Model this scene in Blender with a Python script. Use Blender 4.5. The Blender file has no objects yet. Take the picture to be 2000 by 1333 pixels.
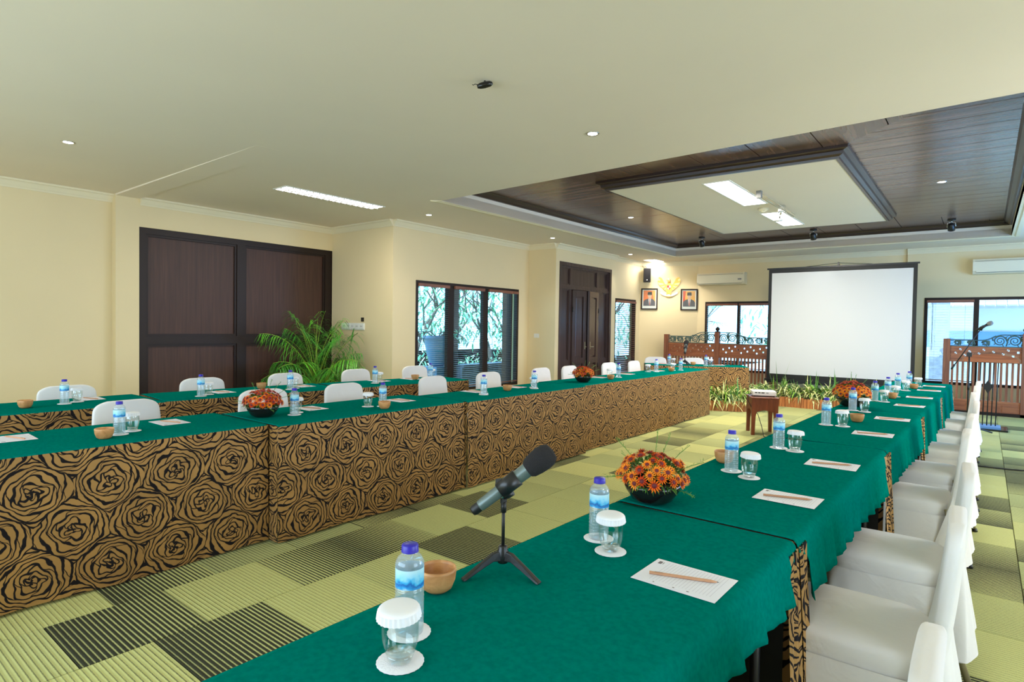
import bpy, bmesh, math, random
from math import sin, cos, pi, radians, sqrt, atan2, floor, hypot
from mathutils import Vector, Matrix, Euler
random.seed(7)
S = bpy.context.scene
COL = S.collection

# ------------------------------------------------------------------ camera, world, lights, exposure
cam = bpy.data.cameras.new('camera'); cam_ob = bpy.data.objects.new('camera', cam); COL.objects.link(cam_ob)
cam.sensor_width = 36.0; cam.lens = 36.0 * 1163.0 / 2000.0; cam.clip_start = 0.05; cam.clip_end = 200
_y, _p, _r = radians(38.42), radians(-1.433), radians(0.906)
fwd = Vector((-sin(_y) * cos(_p), cos(_y) * cos(_p), sin(_p)))
rt = Vector((cos(_y), sin(_y), 0)); up = rt.cross(fwd)
rt2 = rt * cos(_r) + up * sin(_r); up2 = -rt * sin(_r) + up * cos(_r)
Mx = Matrix((rt2, up2, -fwd)).transposed().to_4x4(); Mx.translation = (0, 0, 1.40)
cam_ob.matrix_world = Mx
S.camera = cam_ob
S.view_settings.view_transform = 'Standard'; S.view_settings.look = 'None'
S.view_settings.gamma = 1.0; S.view_settings.use_curve_mapping = False
S.view_settings.exposure = 0.0
S.cycles.use_denoising = True
S.cycles.max_bounces = 10; S.cycles.diffuse_bounces = 5; S.cycles.glossy_bounces = 4
S.cycles.transmission_bounces = 8; S.cycles.transparent_max_bounces = 24
S.cycles.caustics_reflective = False; S.cycles.caustics_refractive = False
S.cycles.sample_clamp_indirect = 4.0

W = bpy.data.worlds.new('sky'); S.world = W; W.use_nodes = True
bg = W.node_tree.nodes['Background']; bg.inputs[0].default_value = (0.40, 0.70, 1.0, 1); bg.inputs[1].default_value = 5.0

_s = bpy.data.lights.new('sun', 'SUN'); _s.energy = 7.0; _s.angle = radians(3); _s.color = (1, 0.97, 0.9)
_so = bpy.data.objects.new('sun', _s); COL.objects.link(_so); _so.rotation_euler = Vector((-0.22, 0.62, -1.0)).to_track_quat('-Z', 'Y').to_euler()

def area_light(name, loc, size, power, color, rot, spread=180):
    L = bpy.data.lights.new(name, 'AREA'); L.shape = 'RECTANGLE'; L.size, L.size_y = size
    L.energy = power; L.color = color; L.spread = radians(spread)
    o = bpy.data.objects.new(name, L); COL.objects.link(o); o.location = loc; o.rotation_euler = rot
    return o
# cool daylight at the far right window; the rest are added fill lamps
WARM = (1.0, 0.90, 0.74); NEUT = (1.0, 0.955, 0.89); COOL = (0.10, 0.38, 1.0)
area_light('fill_right_near', (3.1, 1.2, 1.45), (2.6, 2.0), 46, NEUT, (0, radians(90), 0))  # neutral fill lamp added on the right, out of view
area_light('fill_right_mid', (3.1, 6.2, 1.45), (2.0, 2.6), 125, WARM, (0, radians(90), 0))  # warm fill lamp added on the right, out of view
area_light('daylight_right_far', (3.1, 10.6, 1.45), (2.0, 2.6), 170, COOL, (0, radians(90), 0))
area_light('fill_rear', (-3.6, -2.9, 1.5), (6.5, 2.2), 125, NEUT, (radians(90), 0, 0))  # broad fill lamp added behind the camera

def spot(name, loc, power, color=(1, 0.93, 0.82), size=95, blend=0.9, rot=(0, 0, 0)):
    L = bpy.data.lights.new(name, 'SPOT'); L.energy = power; L.color = color; L.spot_size = radians(size); L.spot_blend = blend
    L.shadow_soft_size = 0.06
    o = bpy.data.objects.new(name, L); COL.objects.link(o); o.location = loc; o.rotation_euler = rot
    return o

# ------------------------------------------------------------------ materials
MATS = {}
def new_mat(name):
    m = bpy.data.materials.new(name); m.use_nodes = True; MATS[name] = m
    nt = m.node_tree; b = nt.nodes['Principled BSDF']
    return m, nt, b
def node(nt, t, ins=None, **props):
    n = nt.nodes.new(t)
    for k, v in props.items(): setattr(n, k, v)
    if ins:
        for k, v in ins.items():
            s = n.inputs[k]
            if hasattr(v, 'is_linked') or isinstance(v, bpy.types.NodeSocket): nt.links.new(v, s)
            else: s.default_value = v
    return n
def math_n(nt, op, a, b=0.0, c=None):
    ins = {0: a, 1: b}
    if c is not None: ins[2] = c
    return node(nt, 'ShaderNodeMath', ins, operation=op).outputs[0]
def c4(c): return (c[0], c[1], c[2], 1.0)
def ramp(nt, fac, stops):
    n = node(nt, 'ShaderNodeValToRGB', {0: fac}); e = n.color_ramp.elements
    while len(e) > 1: e.remove(e[-1])
    e[0].position = stops[0][0]; e[0].color = c4(stops[0][1])
    for p, c in stops[1:]:
        x = e.new(p); x.color = c4(c)
    return n.outputs[0]
def mixc(nt, f, a, b):
    n = nt.nodes.new('ShaderNodeMix'); n.data_type = 'RGBA'
    for s, v in ((n.inputs[0], f), (n.inputs[6], a), (n.inputs[7], b)):
        if isinstance(v, bpy.types.NodeSocket): nt.links.new(v, s)
        else: s.default_value = v if not isinstance(v, tuple) or len(v) == 4 else c4(v)
    return n.outputs[2]
def pos(nt): return node(nt, 'ShaderNodeNewGeometry').outputs['Position']
def ocoord(nt): return node(nt, 'ShaderNodeTexCoord').outputs['Object']

def plain(name, col, rough=0.5, metal=0.0, noise=0.0, nscale=8.0, bump=0.0, bscale=60.0, spec=0.5, sheen=0.0, emit=None, estr=1.0, alpha=None, sub=0.0):
    m, nt, b = new_mat(name)
    b.inputs['Base Color'].default_value = c4(col); b.inputs['Roughness'].default_value = rough
    b.inputs['Metallic'].default_value = metal; b.inputs['Specular IOR Level'].default_value = spec
    if sheen: b.inputs['Sheen Weight'].default_value = sheen
    if noise:
        n = node(nt, 'ShaderNodeTexNoise', {'Vector': pos(nt), 'Scale': nscale, 'Detail': 4.0})
        o = ramp(nt, n.outputs[0], [(0.3, [x * (1 - noise) for x in col]), (0.7, [min(1, x * (1 + noise)) for x in col])])
        nt.links.new(o, b.inputs['Base Color'])
    if bump:
        n = node(nt, 'ShaderNodeTexNoise', {'Vector': pos(nt), 'Scale': bscale, 'Detail': 3.0})
        bn = node(nt, 'ShaderNodeBump', {'Height': n.outputs[0], 'Strength': bump, 'Distance': 0.01})
        nt.links.new(bn.outputs[0], b.inputs['Normal'])
    if emit:
        b.inputs['Emission Color'].default_value = c4(emit); b.inputs['Emission Strength'].default_value = estr
    return m
def wood(name, c1, c2, rough=0.35, axis=2, scale=3.0, stretch=12.0, coord='obj', bump=0.05):
    m, nt, b = new_mat(name)
    src = ocoord(nt) if coord == 'obj' else pos(nt)
    sc = [scale * stretch] * 3; sc[axis] = scale
    mp = node(nt, 'ShaderNodeMapping', {'Vector': src, 'Scale': tuple(sc)})
    rnd = node(nt, 'ShaderNodeObjectInfo').outputs['Random']
    off = node(nt, 'ShaderNodeVectorMath', {0: mp.outputs[0], 1: (0, 0, 0)}, operation='ADD')
    cb = node(nt, 'ShaderNodeCombineXYZ', {0: math_n(nt, 'MULTIPLY', rnd, 37.0), 1: math_n(nt, 'MULTIPLY', rnd, 11.0), 2: 0.0})
    nt.links.new(cb.outputs[0], off.inputs[1])
    n = node(nt, 'ShaderNodeTexNoise', {'Vector': off.outputs[0], 'Scale': 1.0, 'Detail': 5.0, 'Roughness': 0.6, 'Distortion': 0.6})
    col = ramp(nt, n.outputs[0], [(0.3, c1), (0.7, c2)])
    v = math_n(nt, 'MULTIPLY_ADD', rnd, 0.22, 0.89)
    hs = node(nt, 'ShaderNodeHueSaturation', {'Value': v, 'Color': col})
    nt.links.new(hs.outputs[0], b.inputs['Base Color']); b.inputs['Roughness'].default_value = rough
    if bump:
        bn = node(nt, 'ShaderNodeBump', {'Height': n.outputs[0], 'Strength': bump, 'Distance': 0.01})
        nt.links.new(bn.outputs[0], b.inputs['Normal'])
    return m
def emitter(name, col, strength):
    m, nt, b = new_mat(name); e = node(nt, 'ShaderNodeEmission', {0: c4(col), 1: strength})
    nt.links.new(e.outputs[0], nt.nodes['Material Output'].inputs[0]); return m
def glassy(name, tint, refl=1.45, milk=0.0, gloss_rough=0.02, bump=0.0, bscale=60):
    m, nt, b = new_mat(name)
    tr = node(nt, 'ShaderNodeBsdfTransparent', {0: c4(tint)})
    gl = node(nt, 'ShaderNodeBsdfGlossy', {0: (1, 1, 1, 1), 'Roughness': gloss_rough})
    lw = node(nt, 'ShaderNodeLayerWeight', {0: 0.5})
    fr = node(nt, 'ShaderNodeMath', {0: math_n(nt, 'POWER', lw.outputs['Facing'], 3.2), 1: (refl - 1) * 1.1, 2: (refl - 1) * 0.12}, operation='MULTIPLY_ADD')
    if bump:
        n = node(nt, 'ShaderNodeTexNoise', {'Vector': pos(nt), 'Scale': bscale, 'Detail': 2.0})
        bn = node(nt, 'ShaderNodeBump', {'Height': n.outputs[0], 'Strength': bump, 'Distance': 0.01})
        nt.links.new(bn.outputs[0], gl.inputs['Normal'])
    mx = node(nt, 'ShaderNodeMixShader', {0: fr.outputs[0], 1: tr.outputs[0], 2: gl.outputs[0]})
    out = mx.outputs[0]
    if milk:
        df = node(nt, 'ShaderNodeBsdfDiffuse', {0: (0.85, 0.92, 0.97, 1)})
        mx2 = node(nt, 'ShaderNodeMixShader', {0: milk, 1: out, 2: df.outputs[0]}); out = mx2.outputs[0]
    nt.links.new(out, nt.nodes['Material Output'].inputs[0]); return m

plain('wall_paint', (0.76, 0.62, 0.37), 0.7, noise=0.03, nscale=0.8, bump=0.02)
plain('ceiling_paint', (0.83, 0.725, 0.60), 0.75, noise=0.02, nscale=0.7)
plain('trim_paint', (0.80, 0.70, 0.49), 0.6)
plain('dark_frame', (0.022, 0.012, 0.009), 0.45, spec=0.25)
wood('dark_wood', (0.034, 0.011, 0.006), (0.072, 0.026, 0.015), 0.55, axis=2, scale=1.2, stretch=26)
wood('door_wood', (0.045, 0.028, 0.026), (0.075, 0.045, 0.040), 0.26, axis=2, scale=1.2, stretch=20)
wood('plank_wood_x', (0.075, 0.042, 0.034), (0.23, 0.14, 0.105), 0.24, axis=0, scale=0.9, stretch=16, coord='pos')
wood('plank_wood_y', (0.065, 0.036, 0.028), (0.18, 0.10, 0.07), 0.26, axis=1, scale=0.9, stretch=16, coord='pos')
wood('cornice_wood_x', (0.018, 0.009, 0.008), (0.055, 0.028, 0.022), 0.3, axis=0, scale=0.9, stretch=30, coord='pos')
wood('cornice_wood_y', (0.018, 0.009, 0.008), (0.055, 0.028, 0.022), 0.3, axis=1, scale=0.9, stretch=30, coord='pos')
wood('teak', (0.20, 0.055, 0.025), (0.42, 0.15, 0.06), 0.42, axis=0, scale=2.0, stretch=14)
wood('teak_upright', (0.17, 0.05, 0.025), (0.36, 0.13, 0.06), 0.42, axis=2, scale=2.0, stretch=14)
wood('stool_wood', (0.10, 0.022, 0.010), (0.24, 0.062, 0.026), 0.35, axis=2, scale=3.0, stretch=9)
wood('planter_wood', (0.30, 0.09, 0.022), (0.62, 0.24, 0.07), 0.5, axis=2, scale=3.0, stretch=10)
wood('bowl_wood', (0.40, 0.17, 0.055), (0.66, 0.34, 0.13), 0.42, axis=0, scale=7.0, stretch=4, coord='obj')
wood('pencil_wood', (0.50, 0.24, 0.13), (0.62, 0.33, 0.18), 0.5, axis=0, scale=20.0, stretch=8)
wood('blind_wood', (0.16, 0.055, 0.035), (0.28, 0.11, 0.065), 0.4, axis=0, scale=3.0, stretch=10)
plain('blind_dark', (0.10, 0.075, 0.07), 0.4)
plain('black_plastic', (0.012, 0.012, 0.013), 0.35)
plain('black_satin', (0.008, 0.008, 0.008), 0.5)
plain('black_gloss', (0.010, 0.010, 0.010), 0.12)
plain('foam_black', (0.014, 0.012, 0.014), 0.9, bump=0.6, bscale=500)
plain('mic_grey', (0.13, 0.17, 0.16), 0.35, metal=0.3)
plain('chrome', (0.75, 0.75, 0.75), 0.15, metal=1.0)
plain('brass_leg', (0.42, 0.36, 0.22), 0.35, metal=0.6)
plain('white_plastic', (0.80, 0.79, 0.75), 0.4)
plain('vent_grey', (0.20, 0.20, 0.20), 0.5)
plain('ac_white', (0.80, 0.73, 0.55), 0.45)
plain('screen_white', (0.74, 0.74, 0.73), 0.6)
plain('paper_white', (0.78, 0.79, 0.88), 0.6)
plain('paper_line', (0.52, 0.50, 0.60), 0.7)
plain('ink_grey', (0.16, 0.13, 0.14), 0.7)
plain('coaster_white', (0.83, 0.83, 0.86), 0.7, bump=0.2, bscale=300)
plain('lid_white', (0.86, 0.86, 0.90), 0.6)
plain('cap_blue', (0.028, 0.020, 0.42), 0.35)
plain('soil', (0.035, 0.022, 0.014), 0.9, bump=0.8, bscale=60)
plain('petal_orange', (0.92, 0.20, 0.012), 0.7, spec=0.15)
plain('petal_rust', (0.62, 0.055, 0.008), 0.7, spec=0.15)
plain('petal_tip', (0.95, 0.33, 0.03), 0.7, spec=0.15)
plain('flower_heart', (0.13, 0.014, 0.02), 0.7)
plain('leaf_green', (0.10, 0.27, 0.035), 0.5)
plain('leaf_dark', (0.035, 0.12, 0.018), 0.5)
plain('palm_green', (0.045, 0.26, 0.020), 0.42)
plain('palm_bright', (0.13, 0.50, 0.030), 0.42)
plain('palm_stem', (0.30, 0.44, 0.05), 0.45)
plain('leaf_variegated', (0.86, 0.88, 0.34), 0.5, noise=0.3, nscale=40)
plain('leaf_lime', (0.26, 0.48, 0.06), 0.5)
plain('leaf_deep_green', (0.06, 0.15, 0.04), 0.5)  # dark green of some planter leaves and of the stems
plain('gold', (0.80, 0.50, 0.10), 0.35, metal=0.35)
plain('gold_pale', (0.86, 0.68, 0.32), 0.4, metal=0.2)
plain('emblem_red', (0.45, 0.03, 0.03), 0.5)
plain('emblem_white', (0.85, 0.83, 0.78), 0.5)
plain('emblem_black', (0.02, 0.02, 0.02), 0.5)
plain('emblem_green', (0.05, 0.22, 0.08), 0.5)
plain('photo_orange', (0.85, 0.20, 0.05), 0.5)
plain('photo_yellow', (0.88, 0.42, 0.10), 0.5)
plain('photo_red', (0.62, 0.08, 0.035), 0.5)
plain('suit_grey', (0.10, 0.10, 0.13), 0.6)
plain('skin', (0.70, 0.45, 0.32), 0.6)
plain('tie_red', (0.45, 0.06, 0.05), 0.5)
plain('cap_black', (0.03, 0.03, 0.035), 0.7)
plain('scroll_carved', (0.045, 0.10, 0.09), 0.45)
plain('garden_ground', (0.20, 0.26, 0.12), 0.9, noise=0.3, nscale=3)
plain('garden_leaf', (0.16, 0.50, 0.30), 0.5)
plain('garden_leaf_pale', (0.62, 0.80, 0.60), 0.5)
plain('bark', (0.10, 0.075, 0.06), 0.8)
plain('stone_wall', (0.20, 0.22, 0.28), 0.8, noise=0.2, nscale=12)
plain('pot_glaze', (0.08, 0.20, 0.38), 0.35)
plain('column_brown', (0.10, 0.075, 0.085), 0.6)
plain('house_white', (0.80, 0.80, 0.80), 0.8)
plain('roof_tile', (0.45, 0.42, 0.42), 0.7)
plain('pool_blue', (0.14, 0.32, 0.62), 0.3)
plain('pale_paving', (0.62, 0.70, 0.80), 0.6, noise=0.15, nscale=5)
plain('pod_brown', (0.10, 0.03, 0.012), 0.5)
plain('carved_head_skirt', (0.50, 0.26, 0.03), 0.6, noise=0.6, nscale=22)
emitter('lamp_white', (1.0, 0.97, 0.92), 9.0)
emitter('lamp_down', (1.0, 0.96, 0.92), 14.0)
glassy('window_glass', (0.86, 0.97, 1.0), 1.35)
glassy('tumbler_glass', (0.965, 0.985, 0.98), 1.42)
glassy('bottle_plastic', (0.93, 0.975, 0.99), 1.5, milk=0.14, gloss_rough=0.05)
glassy('water_fill', (0.94, 0.98, 1.0), 1.3, milk=0.04)
glassy('base_glass', (0.90, 0.93, 0.92), 1.6, milk=0.03)
glassy('acrylic', (0.93, 0.95, 0.96), 1.4)
def thick_glass(name, col, ior=1.33, rough=0.0):
    m, nt, b = new_mat(name)
    b.inputs['Base Color'].default_value = c4(col); b.inputs['Transmission Weight'].default_value = 1.0
    b.inputs['Roughness'].default_value = rough; b.inputs['IOR'].default_value = ior
thick_glass('glass_base', (0.95, 0.97, 0.96), 1.45)

# white cotton chair cover
def fabric(name, col, bumpst=0.25, scale=5.0, rough=0.85, fine=0.0):
    m, nt, b = new_mat(name)
    b.inputs['Base Color'].default_value = c4(col); b.inputs['Roughness'].default_value = rough
    b.inputs['Sheen Weight'].default_value = 0.15; b.inputs['Specular IOR Level'].default_value = 0.2
    n1 = node(nt, 'ShaderNodeTexNoise', {'Vector': pos(nt), 'Scale': scale, 'Detail': 3.0, 'Distortion': 0.8})
    h = n1.outputs[0]
    if fine:
        n2 = node(nt, 'ShaderNodeTexNoise', {'Vector': pos(nt), 'Scale': 900.0, 'Detail': 1.0})
        h = math_n(nt, 'MULTIPLY_ADD', n2.outputs[0], fine, n1.outputs[0])
    bn = node(nt, 'ShaderNodeBump', {'Height': h, 'Strength': bumpst, 'Distance': 0.02})
    nt.links.new(bn.outputs[0], b.inputs['Normal'])
    return m, nt, b
fabric('chair_cotton', (0.78, 0.755, 0.745), 0.22, 9.0)
_m, nt, b = fabric('green_cloth', (0.0, 0.105, 0.085), 0.12, 4.0, fine=0.02)
b.inputs['Sheen Weight'].default_value = 0.0; b.inputs['Specular IOR Level'].default_value = 0.0
n = node(nt, 'ShaderNodeTexNoise', {'Vector': pos(nt), 'Scale': 70.0, 'Detail': 2.0})
nt.links.new(ramp(nt, n.outputs[0], [(0.3, (0.0, 0.145, 0.118)), (0.7, (0.0, 0.182, 0.148))]), b.inputs['Base Color'])

# carpet: the attribute "tint" holds how much dark yarn a tile has at each corner and its tone
m, nt, b = new_mat('carpet')
at = node(nt, 'ShaderNodeAttribute', attribute_name='tint')
sp = node(nt, 'ShaderNodeSeparateColor', {0: at.outputs['Color']})
P_ = pos(nt); sx = node(nt, 'ShaderNodeSeparateXYZ', {0: P_})
wob = node(nt, 'ShaderNodeTexNoise', {'Vector': P_, 'Scale': 160.0, 'Detail': 2.0})
yy = math_n(nt, 'MULTIPLY_ADD', wob.outputs[0], 0.004, sx.outputs[1])
st = math_n(nt, 'MULTIPLY_ADD', math_n(nt, 'SINE', math_n(nt, 'MULTIPLY', yy, 2 * pi / 0.021)), 0.5, 0.5)
fine = node(nt, 'ShaderNodeTexNoise', {'Vector': P_, 'Scale': 420.0, 'Detail': 2.0})
a1 = math_n(nt, 'ADD', st, math_n(nt, 'MULTIPLY', math_n(nt, 'SUBTRACT', fine.outputs[0], 0.5), 0.9))
t1 = math_n(nt, 'SUBTRACT', 1.0, sp.outputs[0])
mr = node(nt, 'ShaderNodeMapRange', {0: a1, 1: math_n(nt, 'SUBTRACT', t1, 0.16), 2: math_n(nt, 'ADD', t1, 0.16), 3: 0.0, 4: 1.0})
dk = mr.outputs[0]
lightc = mixc(nt, sp.outputs[1], (0.66, 0.66, 0.26), (0.47, 0.50, 0.22))
fn = node(nt, 'ShaderNodeHueSaturation', {'Value': math_n(nt, 'MULTIPLY_ADD', fine.outputs[0], 0.5, 0.75), 'Color': lightc})
stl = math_n(nt, 'MULTIPLY', math_n(nt, 'SUBTRACT', 1.0, st), 0.22)
lc = mixc(nt, stl, fn.outputs[0], (0.28, 0.30, 0.13))
darkc = mixc(nt, fine.outputs[0], (0.018, 0.022, 0.014), (0.075, 0.075, 0.05))
nt.links.new(mixc(nt, dk, lc, darkc), b.inputs['Base Color']); b.inputs['Roughness'].default_value = 0.95
b.inputs['Specular IOR Level'].default_value = 0.1
bn = node(nt, 'ShaderNodeBump', {'Height': a1, 'Strength': 0.35, 'Distance': 0.004}); nt.links.new(bn.outputs[0], b.inputs['Normal'])

# rose-printed skirt cloth (flat print: pattern in cloth coordinates, metres)
def rose_material(name, gold, dark):
    m, nt, b = new_mat(name)
    uv = node(nt, 'ShaderNodeUVMap', uv_map='UVMap').outputs[0]
    nz = node(nt, 'ShaderNodeTexNoise', {'Vector': uv, 'Scale': 11.0, 'Detail': 2.0})
    wv = node(nt, 'ShaderNodeVectorMath', {0: nz.outputs[1], 1: (0.5, 0.5, 0.5)}, operation='SUBTRACT')
    ws = node(nt, 'ShaderNodeVectorMath', {0: wv.outputs[0], 'Scale': 0.055}, operation='SCALE')
    q = node(nt, 'ShaderNodeVectorMath', {0: uv, 1: ws.outputs[0]}, operation='ADD')
    s = node(nt, 'ShaderNodeSeparateXYZ', {0: q.outputs[0]}); u, v = s.outputs[0], s.outputs[1]
    DX, DY = 0.32, 0.44
    def cell(ox, oy):
        a = math_n(nt, 'ADD', u, ox); c = math_n(nt, 'ADD', v, oy)
        fx = math_n(nt, 'SUBTRACT', math_n(nt, 'WRAP', a, DX, 0.0), DX / 2)
        fy = math_n(nt, 'SUBTRACT', math_n(nt, 'WRAP', c, DY, 0.0), DY / 2)
        ln = math_n(nt, 'SQRT', math_n(nt, 'ADD', math_n(nt, 'MULTIPLY', fx, fx), math_n(nt, 'MULTIPLY', fy, fy)))
        idn = math_n(nt, 'ADD', math_n(nt, 'FLOOR', math_n(nt, 'DIVIDE', a, DX)), math_n(nt, 'MULTIPLY', math_n(nt, 'FLOOR', math_n(nt, 'DIVIDE', c, DY)), 7.0))
        return fx, fy, ln, idn
    def wrapfix(node_): return node_
    A = cell(10.0, 10.0); B = cell(10.0 + DX / 2, 10.0 + DY / 2)
    sel = math_n(nt, 'GREATER_THAN', A[2], B[2])
    def pick(i):
        return math_n(nt, 'ADD', math_n(nt, 'MULTIPLY', A[i], math_n(nt, 'SUBTRACT', 1.0, sel)), math_n(nt, 'MULTIPLY', B[i], sel))
    x, y, r = pick(0), pick(1), pick(2)
    idn = math_n(nt, 'ADD', pick(3), math_n(nt, 'MULTIPLY', sel, 3.3))
    th = math_n(nt, 'ARCTAN2', y, x)
    RS = 0.0262
    rr = math_n(nt, 'DIVIDE', r, RS)
    w1 = math_n(nt, 'MULTIPLY', math_n(nt, 'SINE', math_n(nt, 'ADD', math_n(nt, 'MULTIPLY', th, 3.0), math_n(nt, 'MULTIPLY_ADD', rr, 1.35, idn))), 0.30)
    w2 = math_n(nt, 'MULTIPLY', math_n(nt, 'SINE', math_n(nt, 'SUBTRACT', math_n(nt, 'MULTIPLY', th, 5.0), math_n(nt, 'MULTIPLY', rr, 1.1))), 0.14)
    rho = math_n(nt, 'ADD', math_n(nt, 'ADD', rr, w1), w2)
    ring = math_n(nt, 'FLOOR', rho); fr = math_n(nt, 'SUBTRACT', rho, ring)
    wn = node(nt, 'ShaderNodeTexWhiteNoise', noise_dimensions='2D')
    cb = node(nt, 'ShaderNodeCombineXYZ', {0: ring, 1: idn, 2: 0.0}); nt.links.new(cb.outputs[0], wn.inputs['Vector'])
    N_ = 4.0
    ang = math_n(nt, 'ADD', math_n(nt, 'ADD', math_n(nt, 'MULTIPLY', th, N_ / (2 * pi)), math_n(nt, 'MULTIPLY', wn.outputs[0], 5.0)), math_n(nt, 'MULTIPLY', fr, 0.42))
    af = math_n(nt, 'ABSOLUTE', math_n(nt, 'SUBTRACT', math_n(nt, 'FRACT', math_n(nt, 'ADD', ang, 20.0)), 0.5))
    # distances in metres
    d1 = math_n(nt, 'MULTIPLY', math_n(nt, 'MINIMUM', fr, math_n(nt, 'SUBTRACT', 1.0, fr)), RS)
    d2 = math_n(nt, 'MULTIPLY', math_n(nt, 'MULTIPLY', af, r), 2 * pi / N_)
    d3 = math_n(nt, 'MULTIPLY', math_n(nt, 'ABSOLUTE', math_n(nt, 'SUBTRACT', A[2], B[2])), 0.7)
    d = math_n(nt, 'MINIMUM', math_n(nt, 'MINIMUM', d1, d2), d3)
    wvn = node(nt, 'ShaderNodeTexNoise', {'Vector': uv, 'Scale': 26.0})
    th_w = math_n(nt, 'MULTIPLY_ADD', wvn.outputs[0], 0.0045, 0.0021)
    f = node(nt, 'ShaderNodeMapRange', {0: d, 1: math_n(nt, 'SUBTRACT', th_w, 0.0006), 2: math_n(nt, 'ADD', th_w, 0.0006), 3: 0.0, 4: 1.0}).outputs[0]
    gn = node(nt, 'ShaderNodeTexNoise', {'Vector': uv, 'Scale': 6.0, 'Detail': 3.0})
    gc = ramp(nt, gn.outputs[0], [(0.3, [k * 0.85 for k in gold]), (0.7, [k * 1.15 for k in gold])])
    nt.links.new(mixc(nt, f, dark, gc), b.inputs['Base Color'])
    rg = node(nt, 'ShaderNodeMapRange', {0: f, 1: 0.0, 2: 1.0, 3: 0.9, 4: 0.45}); nt.links.new(rg.outputs[0], b.inputs['Roughness'])
    b.inputs['Specular IOR Level'].default_value = 0.3
    bn = node(nt, 'ShaderNodeBump', {'Height': math_n(nt, 'MULTIPLY', f, -1.0), 'Strength': 0.3, 'Distance': 0.002}); nt.links.new(bn.outputs[0], b.inputs['Normal'])
    return m
rose_material('rose_cloth', (0.38, 0.205, 0.065), (0.006, 0.004, 0.006))

# bottle label (flat print)
m, nt, b = new_mat('bottle_label')
oc = ocoord(nt); s = node(nt, 'ShaderNodeSeparateXYZ', {0: oc})
ns = node(nt, 'ShaderNodeTexNoise', {'Vector': oc, 'Scale': 60.0, 'Detail': 2.0})
zz = math_n(nt, 'MULTIPLY_ADD', ns.outputs[0], 0.030, math_n(nt, 'SUBTRACT', s.outputs[2], 0.010))
nt.links.new(ramp(nt, node(nt, 'ShaderNodeMapRange', {0: zz, 1: 0.095, 2: 0.142, 3: 0.0, 4: 1.0}).outputs[0],
     [(0.0, (0.55, 0.80, 0.92)), (0.20, (0.04, 0.38, 0.76)), (0.40, (0.015, 0.12, 0.45)), (0.5, (0.05, 0.45, 0.80)), (0.66, (0.30, 0.68, 0.88)), (1.0, (0.50, 0.78, 0.88))]), b.inputs['Base Color'])
b.inputs['Roughness'].default_value = 0.35

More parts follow.
